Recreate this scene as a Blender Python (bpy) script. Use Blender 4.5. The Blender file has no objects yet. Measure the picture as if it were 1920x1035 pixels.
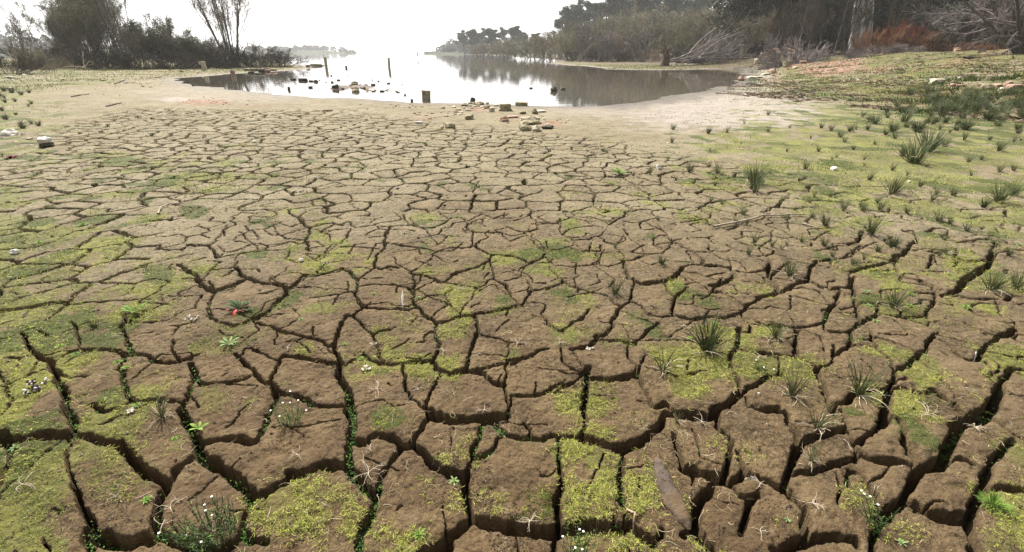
import bpy, bmesh, math, random
import numpy as np
from mathutils import Vector, Matrix, Euler
R = math.radians
SC = bpy.context.scene
COL = SC.collection

# ------------------------------------------------------------------ camera
FPX, PITCH, CAMH = 900.0, R(25.04), 1.6
cam_d = bpy.data.cameras.new("camera")
cam = bpy.data.objects.new("camera", cam_d); COL.objects.link(cam)
cam.location = (0, 0, CAMH)
cam.rotation_euler = (R(90) - PITCH, 0, 0)
cam_d.sensor_width = 36.0
cam_d.lens = FPX / 1920 * 36.0
cam_d.clip_start = 0.05
cam_d.clip_end = 9000
SC.camera = cam

# ------------------------------------------------------------------ world, sun, exposure
SUN_EL, SUN_AZ = R(48), R(-28)           # azimuth from +Y, negative = to the left of the view
world = bpy.data.worlds.new("World"); SC.world = world
world.use_nodes = True
wn = world.node_tree; wn.nodes.clear()
wo = wn.nodes.new("ShaderNodeOutputWorld"); bg = wn.nodes.new("ShaderNodeBackground")
sky = wn.nodes.new("ShaderNodeTexSky"); sky.sky_type = 'NISHITA'; sky.sun_disc = False
sky.sun_elevation = SUN_EL; sky.sun_rotation = SUN_AZ
sky.air_density = 1.0; sky.dust_density = 5.0; sky.ozone_density = 1.0
hs = wn.nodes.new("ShaderNodeHueSaturation"); hs.inputs['Saturation'].default_value = 0.25
hs.inputs['Value'].default_value = 1.0
wn.links.new(sky.outputs[0], hs.inputs['Color'])
veil = wn.nodes.new("ShaderNodeMix"); veil.data_type = 'RGBA'      # thin even cloud veil over the blue
veil.inputs[0].default_value = 0.65; veil.inputs[7].default_value = (6.6, 6.6, 6.7, 1)
tc = wn.nodes.new("ShaderNodeTexCoord"); dt = wn.nodes.new("ShaderNodeVectorMath"); dt.operation = 'DOT_PRODUCT'
dt.inputs[1].default_value = (math.sin(SUN_AZ) * .95, math.cos(SUN_AZ) * .95, .30)      # the veil glares round the sun and dims away from it
wn.links.new(tc.outputs['Generated'], dt.inputs[0])
mr = wn.nodes.new("ShaderNodeMapRange"); wn.links.new(dt.outputs['Value'], mr.inputs[0])
for _i, _v in enumerate((-0.75, 0.6, 0.7, 8.8)): mr.inputs[1 + _i].default_value = _v
cb = wn.nodes.new("ShaderNodeCombineColor")
for _i in range(3): wn.links.new(mr.outputs[0], cb.inputs[_i])
wn.links.new(cb.outputs[0], veil.inputs[7])
wn.links.new(hs.outputs[0], veil.inputs[6]); wn.links.new(veil.outputs[2], bg.inputs[0]); wn.links.new(bg.outputs[0], wo.inputs[0])
bg.inputs[1].default_value = 0.10

sun_d = bpy.data.lights.new("sun", 'SUN'); sun_d.energy = 5.0; sun_d.angle = R(1.2)
sun_d.color = (1.0, 0.95, 0.87)
sun = bpy.data.objects.new("sun", sun_d); COL.objects.link(sun)
_s = Vector((math.sin(SUN_AZ) * math.cos(SUN_EL), math.cos(SUN_AZ) * math.cos(SUN_EL), math.sin(SUN_EL)))
sun.rotation_euler = (-_s).to_track_quat('-Z', 'Y').to_euler()

SC.view_settings.view_transform = 'Standard'; SC.view_settings.look = 'None'
SC.view_settings.exposure = 1.06; SC.view_settings.gamma = 1.0
SC.render.engine = 'CYCLES'
SC.cycles.use_denoising = True
SC.cycles.max_bounces = 6; SC.cycles.volume_bounces = 1
SC.cycles.diffuse_bounces = 2; SC.cycles.glossy_bounces = 3
SC.cycles.sample_clamp_indirect = 4.0

# ------------------------------------------------------------------ numpy helpers
def _hash(ix, iy, seed):
    h = (ix.astype(np.int64) * 374761393 + iy.astype(np.int64) * 668265263 + seed * 2246822519) & 0xFFFFFFFF
    h = ((h ^ (h >> 13)) * 1274126177) & 0xFFFFFFFF
    h = ((h ^ (h >> 16)) * 2246822519) & 0xFFFFFFFF
    h ^= h >> 15
    return (h & 0xFFFFFF) / float(0x1000000)
def vnoise(x, y, seed=0):
    ix = np.floor(x); iy = np.floor(y); fx = x - ix; fy = y - iy
    fx = fx * fx * fx * (fx * (fx * 6 - 15) + 10); fy = fy * fy * fy * (fy * (fy * 6 - 15) + 10)
    a = _hash(ix, iy, seed); b = _hash(ix + 1, iy, seed); c = _hash(ix, iy + 1, seed); d = _hash(ix + 1, iy + 1, seed)
    return (a + (b - a) * fx) + ((c + (d - c) * fx) - (a + (b - a) * fx)) * fy
def fbm(x, y, seed=0, octv=4, gain=0.5):
    s = 0; a = 1.0; n = 0
    for o in range(octv):
        s = s + a * (vnoise(x * 2 ** o + 17.3 * o, y * 2 ** o - 9.1 * o, seed + o) * 2 - 1); n += a; a *= gain
    return s / n
def sstep(a, b, x):
    t = np.clip((x - a) / (b - a), 0, 1); return t * t * (3 - 2 * t)

CP, SP = math.cos(PITCH), math.sin(PITCH)
def ray(px, py):
    r = (px - 960.0) / FPX; u = -(py - 517.5) / FPX
    return np.array([r, CP + u * SP, -SP + u * CP])
def flat(px, py, z=0.0):
    d = ray(px, py); t = (z - CAMH) / d[2]
    return (d[0] * t, d[1] * t)

# ------------------------------------------------------------------ terrain form
ZW = -0.12
LAKE_PX = [(338,147),(352,156),(420,166),(470,172),(540,179),(600,184),(650,184),(700,188),(770,193),(850,193),
 (935,197),(1000,199),(1080,200),(1140,198.5),(1200,191),(1270,179),(1330,168),(1380,155),(1396,145),(1399,135),
 (1380,129.5),(1300,131),(1200,131.5),(1140,130),(1100,125),(1060,122.5),(1030,119),(1045,114.5),(1040,111.5),(1000,109),(930,104.5),
 (865,102),(800,101.5)]
LAKE = [flat(px, py, ZW) for px, py in LAKE_PX]
LAKE += [(-60, 700), (-100, 900), (-150, 2500), (-1500, 6000), (-6000, 6000), (-6000, 140), (-300, 130), (-120, 125), (-60, 110)]
LAKE += [flat(px, py, ZW) for px, py in [(530,116),(552,120.5),(572,123.5),(582,127),(560,131),(520,134),(440,138.5),(380,143)]]
LAKE = np.array(LAKE)
def lake_sd(x, y):
    """signed distance to the lake's outline: positive on land"""
    x = np.asarray(x, float); y = np.asarray(y, float)
    d2 = np.full(x.shape, 1e18); ins = np.zeros(x.shape, bool)
    n = len(LAKE)
    for i in range(n):
        ax, ay = LAKE[i]; bx, by = LAKE[(i + 1) % n]
        ex, ey = bx - ax, by - ay
        wx, wy = x - ax, y - ay
        t = np.clip((wx * ex + wy * ey) / (ex * ex + ey * ey), 0, 1)
        d2 = np.minimum(d2, (wx - ex * t) ** 2 + (wy - ey * t) ** 2)
        c = ((ay > y) != (by > y)) & (x < (bx - ax) * (y - ay) / (by - ay + 1e-12) + ax)
        ins ^= c
    d = np.where(ins, -np.sqrt(d2), np.sqrt(d2))
    return d + (fbm(x * .45, y * .45, 3, 4) * .9 + fbm(x * 2.2, y * 2.2, 4, 2) * .16) * np.clip(np.hypot(x, y) / 40, .3, 1.6)
ISLES = [(*flat(662, 163, ZW), 1.15, 1.3, .22), (*flat(692, 165, ZW), 1.1, 1.1, .17), (*flat(723, 171, ZW), .75, .6, .13), (*flat(634, 166, ZW), .4, .7, .2), (*flat(596, 123.6, ZW), 1.6, 1.2, .13)]
def terr_sd(x, y, sd):
    z = np.where(sd > 0, ZW + 0.12 * (1 - np.exp(-np.maximum(sd, 0) / 5.0)), ZW + np.maximum(0.035 * sd, -1.5))
    wob = fbm(x * 0.35, y * 0.35, 5, 3) * 0.035 * sstep(0, 6, sd) * sstep(4, 14, np.hypot(x, y))
    near = np.minimum(1, np.maximum(sd, 0) / 12.0)
    rise = 1.45 * sstep(0, 1, (x + 0.35 * y - 17) / 27) * near * sstep(.31, .54, x / np.maximum(y + 1, 1))
    far = np.minimum(1, np.maximum(sd - 14, 0) / 60.0)
    hill = (11 * sstep(24, 130, x + 0.02 * y) * sstep(40, 170, y)) * far
    hill = hill + 6 * sstep(0, 300, y - 190) * sstep(0, 100, x - 0.03 * y) * far
    bump = (fbm(x * 0.13, y * 0.13, 9, 3) * 0.5 + fbm(x * .6, y * .6, 15, 3) * .12) * sstep(0.15, 1.2, rise)
    lft = 0.35 * sstep(-20, -60, x) * sstep(20, 45, y) * near
    # the low rubble spit that just breaks the lake's surface, left of the middle
    isl = 0
    for ix, iy, ia, ib, ih in ISLES: isl = isl + ih * np.exp(-(((x - ix) / ia) ** 2 + ((y - iy) / ib) ** 2) ** 1.3)
    isl = isl * (1 + .5 * fbm(x * 1.3, y * 1.3, 12, 3)) * (sd < 1)
    return z + wob + rise + hill + bump + lft + isl
def terr(x, y):
    x = np.asarray(x, float); y = np.asarray(y, float)
    return terr_sd(x, y, lake_sd(x, y))
# a table of heights for quick look-ups of single places
def hit(px, py, tmax=400):
    d = ray(px, py)
    t = np.concatenate([np.arange(1.2, 20, 0.04), np.arange(20, 90, 0.15), np.arange(90, tmax, 0.6)])
    z = CAMH + d[2] * t
    g = terr(d[0] * t, d[1] * t)
    k = np.nonzero(z <= g)[0]
    if len(k) == 0: k = [int(np.argmin(z - g))]
    k = k[0]
    if k > 0:
        a, b = z[k-1] - g[k-1], z[k] - g[k]
        f = a / (a - b) if a != b else 0
        tt = t[k-1] + (t[k] - t[k-1]) * f
    else: tt = t[0]
    return float(d[0] * tt), float(d[1] * tt), float(min(CAMH + d[2] * tt, g[k] + 0.02)), float(tt)
# ------------------------------------------------------------------ the mud cracks nearest the camera, one polyline each
# tile = (x of its left edge, y of its top edge, scale); then (width class, points...)
TR = {
 'a': (0, 520, 3.834, """
2 110,190 200,185 300,200 372,215 400,165 460,125 510,80 560,40 640,15
1 270,115 285,160 300,198
2 0,600 60,565 120,575 230,545
3 160,400 190,460 235,530 300,570 390,602 500,532 560,518 640,510 740,500 830,510 900,530 1000,545 1100,590 1180,597 1290,587 1370,568 1440,520
2 410,240 470,290 522,325 545,370 560,430 575,505
3 700,40 760,60 820,90 850,160 870,230 890,330 880,392 905,420 935,460 940,530
1 850,150 930,150 1060,150 1180,120 1250,130 1330,100 1420,50
4 1410,0 1450,50 1540,92 1600,60 1700,20 1790,-10
3 1535,95 1500,170 1500,262 1560,310 1680,345 1760,320 1850,265 1917,232
1 1250,130 1210,190 1160,180 1150,110
1 960,400 1100,380 1160,335
2 1240,430 1240,500 1290,570
4 380,600 395,660 430,740 460,830 490,920 500,1035
3 890,535 890,600 868,650 890,740 910,830 940,870
3 940,870 850,920 760,945 690,940 640,905
3 940,870 1010,880 1120,860 1210,870 1290,890
4 1355,600 1375,700 1360,790 1320,870 1290,960 1330,1035
3 1360,640 1400,700 1450,742 1560,747 1680,735 1780,700
3 1690,530 1740,590 1800,650 1870,720 1917,755
2 1740,560 1760,500 1800,492 1850,530 1917,560
1 40,130 110,190
1 520,325 470,380 430,480
1 1680,735 1690,700
1 120,575 110,640 20,700"""),
 'b': (480, 520, 3.834, """
5 0,285 60,250 130,200 190,140 230,88 270,55 310,0
2 110,-5 160,40 230,85
1 235,85 300,66 430,60 480,80 560,76 640,85 705,108
1 300,66 340,55 405,60 415,20 400,0
3 722,0 735,60 712,110 722,150 770,205
1 210,170 260,210 300,240 335,292
1 440,150 480,230 445,270
3 10,312 60,330 130,355 200,385 300,412 395,425 500,455 560,480
2 412,345 402,425
4 770,205 730,235 690,265 640,272 618,312 590,370 576,440 576,520 592,600
3 690,265 730,300 790,360 852,420 872,480 900,560 930,600
3 852,415 890,382 960,370
1 960,370 1010,350
2 770,205 800,190 832,160
3 770,205 860,212 940,222 1010,225 1100,232 1150,212
2 735,60 830,50 990,50 1100,70
4 1100,70 1130,110 1142,190 1200,250 1290,322
3 1130,0 1132,75
2 1130,75 1180,80 1230,120 1330,165 1400,200 1460,240 1480,265
2 1170,75 1250,25 1290,0
2 1290,0 1330,30 1420,36 1580,62
2 1580,62 1550,150 1485,215 1470,255
2 1585,65 1640,40 1700,0
4 1290,322 1350,320 1420,290 1480,268 1550,272 1620,248 1740,230 1830,215 1880,190
3 1720,0 1790,50 1840,120 1880,175 1917,205
4 1290,322 1302,400 1310,460 1290,520 1270,590 1310,650 1400,672 1480,655 1530,600 1545,540 1570,450 1600,385 1590,330 1560,270
2 1150,467 1215,455 1222,400 1290,383
2 1600,388 1660,420 1740,430 1800,450 1917,470
4 592,600 545,605 480,595 400,580 290,560 210,555 160,585 140,640 100,740
2 0,500 40,545 130,592
2 0,700 60,740 100,743
3 100,740 150,800 210,830 300,842 370,870 400,900 500,910 640,910
4 120,775 150,835 110,930 70,1035
3 592,600 640,622 720,570 770,540
5 592,600 590,680 630,750 660,830 688,900 695,970 670,1035
3 770,540 840,582 900,602 1000,602 1100,592 1200,590 1270,572
3 1062,600 1062,680 1062,750 1090,820 1112,850
2 1112,850 1160,882 1195,920
3 1270,590 1310,650 1325,700 1280,770 1240,860 1200,915 1240,965 1300,992
1 1112,850 1080,910 1000,912 900,880 800,890 715,915
4 1530,655 1620,672 1700,722 1782,747
3 1530,655 1600,640 1700,622 1785,602
3 1782,747 1800,690 1790,620 1812,580 1917,558
3 1782,747 1800,830 1830,930 1790,980 1760,1010
5 1240,935 1300,988 1400,1002 1500,1002 1600,1000 1700,990 1790,980"""),
 'c': (960, 520, 3.834, """
3 80,190 110,140 150,80 210,70 270,55 340,33 365,10
1 70,200 30,220 0,225
3 360,0 400,32 480,60 560,90 610,102 680,132 740,180 790,197 850,170 872,100 880,0
3 870,172 930,200 970,250 1075,277 1140,268
4 1100,45 1130,100 1165,133 1160,200 1160,252 1220,282 1300,292 1360,280
3 1165,133 1215,105 1270,55
1 880,40 1000,30 1100,42 1130,10 1200,-5
2 1260,-5 1330,30 1400,60 1442,92 1430,122 1370,152
3 1442,92 1510,95 1600,140 1660,190 1690,202 1740,180 1800,140 1870,130 1900,110 1900,60 1860,0
2 1440,90 1500,50 1560,20
3 1360,280 1480,280 1560,275 1640,250 1690,202
1 120,130 110,200 140,260 250,290
3 250,290 250,325 300,352 352,372 400,332 440,300 520,260 560,210
1 320,365 380,402
1 460,340 520,370 560,412 590,440
4 790,197 760,240 722,290 720,340 670,390 620,412 590,450 520,492 440,512
3 250,490 180,510 130,552 60,572 0,600
1 280,490 290,440
1 110,402 130,370 145,320
3 600,432 720,442 800,450 865,460 920,420 970,382 1030,340 1055,318
3 830,460 832,540 860,600 900,650
2 980,545 930,610 900,650
3 350,500 362,580 400,620 450,650 510,672
4 580,715 680,717 780,702 870,690 900,650
4 900,650 912,700 930,770 960,812 980,860 1030,920 1100,900
4 1100,900 1180,962 1260,972 1350,982 1440,990 1500,930
4 1645,340 1630,420 1602,500 1572,560 1592,640 1630,730 1640,812 1580,870 1505,930 1480,1035
3 1640,382 1700,385 1705,340
2 1640,510 1720,520 1800,540 1900,562
2 1250,690 1320,680 1400,650
2 1050,580 1110,622 1170,640
3 0,820 90,825 210,822 260,802 300,772 370,747 430,740
2 300,830 350,790 430,742 490,700 525,680
1 260,812 330,822 430,822 480,862 520,855
5 540,640 530,760 540,840 520,920 530,1035
3 1640,812 1740,762 1800,722 1860,690 1917,680
3 1665,840 1710,902 1780,922 1860,910 1917,902
2 1660,260 1680,312 1740,332 1830,342 1880,330
1 1070,870 1100,940 1120,1035
2 1442,92 1490,20 1520,-10
2 1860,0 1900,60 1917,70"""),
 'd': (1420, 520, 3.834, """
3 110,0 130,40 155,90 200,92 250,50 320,5
3 0,140 60,132 120,112 155,90
3 320,8 400,30 460,60 540,72 650,62 690,25
3 650,62 700,65
4 688,0 690,60 710,130 722,200 702,240 755,312
3 600,85 570,140 552,200 520,230
3 0,310 80,342 200,347 330,352 420,332 480,310 510,250 528,212
3 480,305 500,370 580,385 650,390 700,352 755,312 800,300 850,270 880,250
1 540,240 640,245 702,240
1 710,172 800,170 860,180 900,150
3 862,182 880,240 980,266 1100,270 1230,270 1252,200 1290,150
3 1090,-5 1180,30 1260,60 1300,112 1400,116 1440,70 1500,30 1530,-5
3 1300,112 1290,150
3 1400,116 1520,140 1600,150 1730,155 1780,165 1830,130 1917,135
2 1735,180 1752,270
1 1230,270 1252,308 1320,302 1332,345 1300,400 1290,430
1 1252,308 1200,342
4 1510,320 1570,352 1650,392 1720,412 1800,390 1850,352
2 1850,352 1917,382
3 1290,430 1360,452 1400,502 1460,562 1510,585 1585,602 1620,552 1660,490 1705,440 1730,408
3 755,312 832,390 840,450 870,512 950,560 972,620 990,650 1090,612 1160,560 1230,500 1270,440 1300,400
3 680,390 680,480
2 680,485 760,480 832,500
4 280,372 275,450 265,545
3 0,518 110,540 190,552 265,548 350,580 420,622
5 420,622 430,680 480,740 500,820 530,880 560,950 590,1000
2 562,470 562,540 570,590
3 560,480 575,560 640,500 670,462 662,402
2 570,590 500,612 430,632
2 0,740 80,712 190,672
3 530,880 590,902 660,872 780,802 880,800 965,790 982,700 970,640 950,560
5 945,800 950,900 930,980 890,1035
3 970,790 1080,792 1140,812 1230,832 1300,800
5 1280,820 1360,852 1430,902 1490,970 1530,1002 1620,985 1700,902 1755,840 1770,770 1750,710
2 1750,710 1700,680 1640,610 1595,602
1 1440,840 1430,900
4 965,990 1000,1000 1040,1035
3 0,920 90,932 190,940 210,980 222,1035
3 1752,712 1800,690 1850,652 1917,640
2 1000,720 1060,702
1 1770,780 1800,832 1917,850
2 1917,380 1850,345 1840,300"""),
 'e': (0, 765, 3.834, """
5 -20,180 60,212 130,205 250,185 400,180 485,185
4 500,0 508,90 505,185
3 30,205 60,260 60,340 42,430 0,540
2 490,200 480,300 492,400 512,520
3 512,520 560,660 620,780 700,880
5 700,880 760,935 860,968 960,960 1020,915
4 505,185 640,197 720,222 860,237 900,280 950,340 1000,402 1080,470 1160,540
5 1160,540 1212,480 1250,420 1320,370 1395,325 1420,262 1402,200 1390,150 1330,80 1290,0
4 1440,300 1460,235 1540,215 1620,190 1700,202 1780,237 1830,222 1850,170 1890,110 1917,20
5 1160,540 1150,640 1122,740 1122,830 1160,900 1100,925 1020,915
5 1430,310 1480,352 1560,390 1640,460 1720,522 1780,590 1832,640
4 1832,640 1790,720 1752,800 1740,890 1700,950 1640,975
3 1740,870 1820,932 1917,950
4 1160,900 1260,940 1400,1000 1560,1020 1680,965
3 600,850 610,950 650,1035
1 1260,700 1250,800 1290,880"""),
 'f': (480, 765, 3.834, """
1 105,108 190,110 290,142 345,202
5 655,0 680,90 682,200 662,300 645,380 670,432
5 -8,640 80,595 180,540 250,462 330,455 430,412 480,402 640,402
4 720,232 790,242 832,200 900,192 960,212 1040,262 1100,265 1150,222 1210,130 1250,70 1240,20
3 680,235 720,232
4 1060,270 1000,330 950,392 905,450 880,500 868,580
5 868,580 830,660 812,760 750,850 722,930 718,1035
5 670,432 712,490 780,562 830,622
5 1150,245 1190,300 1260,362 1330,430 1400,462 1500,490
4 1642,90 1612,180 1570,270 1550,380 1520,470
5 1500,490 1512,600 1530,720 1560,800
5 1560,800 1480,850 1420,890 1370,960 1280,1010 1190,1035
5 1570,790 1650,832 1780,850 1917,860
5 1300,20 1345,60 1420,80 1540,80 1640,60 1740,40
3 1642,80 1700,100 1760,150 1770,180 1720,260 1650,312 1560,350
3 1725,60 1760,130 1830,190 1917,197"""),
 'g': (960, 765, 3.834, """
3 -10,190 60,207 120,190 130,140 100,90
3 130,185 220,202 300,180 350,192 400,202 500,205
4 502,205 520,100 520,0
4 345,190 340,330 335,430 345,520 318,640
1 160,410 200,460 262,465 312,430
5 318,640 330,740 332,850
5 0,842 100,862 200,862 332,872
5 440,870 540,842 640,852 780,862 860,850 900,880 960,930 1005,962
2 740,770 742,850
5 530,212 600,220 680,260 760,292 830,270 900,242 970,200 1020,150 1080,100 1100,30
5 770,300 792,380 792,460 780,560 772,640 770,705
1 810,430 900,412 990,390
2 1080,170 1132,232
4 1175,190 1202,280 1222,370 1250,440 1340,432 1430,462 1520,482
4 1530,470 1545,400 1570,310 1592,230 1560,180 1480,130 1475,60 1500,0
3 1270,450 1282,540
5 1430,480 1420,560 1380,622 1325,690 1310,760 1312,862 1360,902 1420,980 1460,1035
4 1440,502 1540,520 1600,562 1650,622 1720,650 1772,600 1760,570
4 1720,660 1700,760 1662,892
4 1635,300 1660,372 1672,440 1740,480 1820,512 1917,552
4 1600,510 1665,440
4 1140,40 1300,55 1430,55 1475,60
3 1005,962 1080,890
3 1220,905 1290,860
3 332,872 312,960 300,1035
2 40,870 50,1035"""),
 'h': (1420, 765, 3.834, """
5 205,0 220,80 290,170 312,212 290,280
4 290,280 255,380 235,450 200,535
4 312,205 380,192 450,190 540,152 640,120
3 600,0 640,60 645,115 690,190 712,290 690,360
3 690,360 620,380 520,412 420,440 330,450 250,462
3 945,0 920,60 870,122 840,170 790,202 720,232
4 950,20 1000,70 1040,122 1080,150 1090,230 1092,310 1130,370 1190,415
4 712,312 820,350 930,372 1060,372 1130,400
5 1190,415 1280,402 1370,362 1382,280 1420,200 1450,132 1500,80 1570,60 1640,20 1690,-10
4 1660,35 1760,110 1840,162 1917,202
3 1370,362 1480,350 1560,372 1640,422 1660,440
3 1660,430 1700,390 1740,330 1800,260 1850,210
4 1660,440 1640,490 1690,545 1780,552 1917,560
4 1640,490 1602,600 1560,700 1520,760
5 1520,750 1400,780 1300,772 1200,722 1120,690 1060,662
5 1520,760 1532,830 1560,920 1572,1035
4 1190,415 1130,480 1092,560 1050,642 1060,662 1010,700 940,770 900,792
3 900,792 872,700 870,610 822,560 790,502 740,462 690,452
3 600,412 640,470 660,550 685,455
2 570,460 600,560 600,690
5 200,540 240,622 320,690 350,770 362,860 370,940
4 0,482 100,530 200,560
4 140,1035 250,970 362,930 480,902 600,892 690,922 722,1000
3 900,792 902,870 850,962 830,1035
3 1560,700 1602,652 1640,600"""),
 'i': (0, 200, 3.0, """
2 480,480 440,530 420,600 440,650 490,670 560,680 600,660 650,622 650,592 590,560 500,560
3 892,510 880,600 870,682 900,680 950,642 1010,630
2 870,682 780,690 690,702
3 1270,660 1240,702 1210,740 1160,772 1100,777 1060,770
2 820,770 900,790 960,802 1020,800 1060,770
3 820,770 805,800 780,850
3 1160,775 1200,820 1212,842 1242,820
2 1210,840 1320,827 1440,802 1452,780 1400,740 1350,690
2 1440,802 1500,790 1600,760 1700,740
4 1010,875 1060,920 1100,940 1120,980 1190,1020 1240,1020 1320,990 1390,960
4 1330,890 1350,932 1420,962 1490,990 1560,990 1640,1020 1662,990 1700,942 1780,940 1860,922 1925,890
2 1550,962 1600,912 1620,890
2 1730,820 1790,860 1850,802 1880,770
4 1610,565 1640,600 1700,632 1752,680 1710,740 1735,800
3 1480,540 1540,566 1610,570 1640,532 1700,512
4 1750,672 1800,660 1860,650 1920,660
2 1540,640 1550,690 1600,730 1700,742
2 1780,682 1840,712 1862,750
2 1370,660 1440,710 1460,740
1 560,680 580,760 540,830
2 180,690 240,720 330,715
1 640,700 700,760 810,790
1 1270,660 1300,620 1330,580"""),
 'j': (640, 200, 3.0, """
3 350,600 380,652 450,672 520,677 580,652 612,630 560,600 540,578
2 350,600 400,582 500,582 540,577 600,560
2 -10,660 40,640 80,670 190,660 280,668
2 612,625 660,610 720,640 790,600
4 280,668 240,702 238,790 190,832 190,900 222,912 270,890 312,900
2 275,667 330,665 400,657 440,660
2 -10,780 60,772 130,782 210,792
4 -10,895 50,922 90,962 90,1035
3 90,962 140,932 190,900
3 240,760 330,770 430,790 500,802 540,810 590,792 640,790 720,792 742,780 742,702 700,672
2 420,650 480,690 522,740 545,770
1 590,700 580,672
2 290,840 312,880 390,922 420,910 460,880 500,850 530,820
4 742,780 790,802 840,822 832,850 760,890 690,912 622,932 590,972
3 840,825 870,822 960,827 1050,866 1110,850 1160,820 1110,780 1060,730
3 710,690 770,702 850,702 910,700
2 910,700 912,722 950,745 1040,710 1060,730
3 590,972 540,980 520,950 390,922
2 590,980 680,990 760,1012 830,970 860,960
3 832,850 850,920 860,960 920,990 950,1035
3 410,930 410,1000 420,1035
2 920,975 1000,942 1040,880 1055,866
3 1040,962 1080,1020
2 700,672 740,640 820,620
2 790,600 860,620 930,602 970,570 985,540
2 940,630 1010,625 1060,600
3 1060,600 1100,640 1110,680 1060,690 1000,690 930,665
3 1110,642 1200,650 1280,622 1285,600
2 1230,640 1230,680 1250,722 1310,750 1390,742 1470,710 1500,660
2 1500,660 1470,640 1400,640 1285,620
3 1500,660 1590,620 1600,590 1700,572 1800,540
2 1070,690 1070,720 1110,750 1150,800 1230,802 1300,772 1290,735
3 1300,762 1340,782 1370,802 1450,802 1470,772
2 1150,840 1200,880 1300,892 1400,886 1450,872 1460,822 1480,790
2 1470,750 1540,762 1580,730 1592,700
5 1580,860 1600,902 1620,960 1700,992 1800,982 1870,952 1925,900
3 1580,860 1640,850 1700,832
2 1690,780 1710,820 1800,822 1850,790 1870,752
2 1592,705 1640,750 1690,780
2 1700,640 1780,680 1850,722 1870,750 1925,740
2 1450,880 1500,892 1580,870
2 1440,932 1450,972 1400,1000
2 1592,640 1640,650 1700,640 1780,620
1 1592,705 1560,680 1500,660
1 860,500 880,560 860,620"""),
 'k': (1280, 200, 3.0, """
3 -5,645 80,622 130,622 150,650 260,680 310,662
2 110,625 190,670
2 430,600 520,572 540,545
4 -5,780 60,802 112,850 120,882 200,880 262,890 302,930 282,960 200,990 160,1000
2 -5,905 60,880 120,882
2 262,840 272,888
3 430,800 490,842 500,862 460,912 380,922 310,912
2 430,800 440,780 500,740 512,690
5 500,862 480,912 500,962 530,1012 550,1040
3 490,945 560,890 600,870
4 740,868 730,912 700,962 640,982 590,1022
2 700,962 780,1000 860,1022 930,1005 945,930 950,910
4 740,862 800,860 840,850 850,880 900,912 960,922 1020,902 1150,870
4 940,770 1000,722 1012,690 950,682 890,652 840,640
2 720,740 760,720 820,690
2 760,800 860,780 920,772 970,800 960,832 860,860
4 970,800 1010,812 1060,832 1140,852 1180,862 1240,822 1290,780 1332,740 1310,702
2 1000,802 1040,770 1090,752
4 1180,862 1220,920 1260,955
4 1260,955 1340,972 1420,1000 1450,1035
2 1290,785 1370,810 1420,822 1500,802
3 1410,812 1400,870 1380,902
3 1530,790 1540,842 1620,860 1730,852 1762,800 1770,760 1740,740 1640,742 1550,762
5 1762,800 1740,872 1690,912 1620,942 1560,1000 1530,1040
3 1060,590 1120,622 1150,652
3 1240,590 1300,612 1380,632
2 1280,580 1310,550
3 1480,745 1500,690 1440,682 1380,700
4 1800,612 1810,572 1830,550
3 1925,800 1820,792 1785,760
2 1240,700 1310,692
2 600,600 590,640 600,690
2 260,720 330,760 430,800
1 1530,790 1480,745"""),
}
CLASSW = {1: 0.006, 2: 0.0125, 3: 0.0215, 4: 0.0315, 5: 0.0445}
# ------------------------------------------------------------------ object bookkeeping
def tag(o, label=None, cat=None, group=None, kind=None):
    if label: o['label'] = label
    if cat: o['category'] = cat
    if group: o['group'] = group
    if kind: o['kind'] = kind
    return o
def mesh_np(name, V, F, mats=(), smooth=True, loops=None, mat_idx=None):
    """V (n,3); F (m,k) faces all of one size"""
    me = bpy.data.meshes.new(name)
    V = np.ascontiguousarray(V, np.float32); F = np.ascontiguousarray(F, np.int32)
    k = F.shape[1]
    me.vertices.add(len(V)); me.vertices.foreach_set('co', V.ravel())
    me.loops.add(F.size); me.loops.foreach_set('vertex_index', F.ravel())
    me.polygons.add(len(F)); me.polygons.foreach_set('loop_start', np.arange(0, F.size, k, dtype=np.int32))
    me.update(calc_edges=True)
    for m in mats: me.materials.append(m)
    me.polygons.foreach_set('use_smooth', np.full(len(F), smooth))
    if mat_idx is not None: me.polygons.foreach_set('material_index', np.asarray(mat_idx, np.int32))
    return me
def link(name, me, parent=None, loc=(0, 0, 0), rot=(0, 0, 0), sc=1.0):
    o = bpy.data.objects.new(name, me); COL.objects.link(o)
    o.location = loc; o.rotation_euler = rot
    o.scale = (sc, sc, sc) if not hasattr(sc, '__len__') else sc
    if parent: o.parent = parent
    return o
def vattr(me, name, arr):
    a = me.attributes.new(name, 'FLOAT_COLOR', 'POINT')
    arr = np.ascontiguousarray(arr, np.float32)
    if arr.shape[1] == 3: arr = np.concatenate([arr, np.ones((len(arr), 1), np.float32)], 1)
    a.data.foreach_set('color', arr.ravel())

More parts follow.
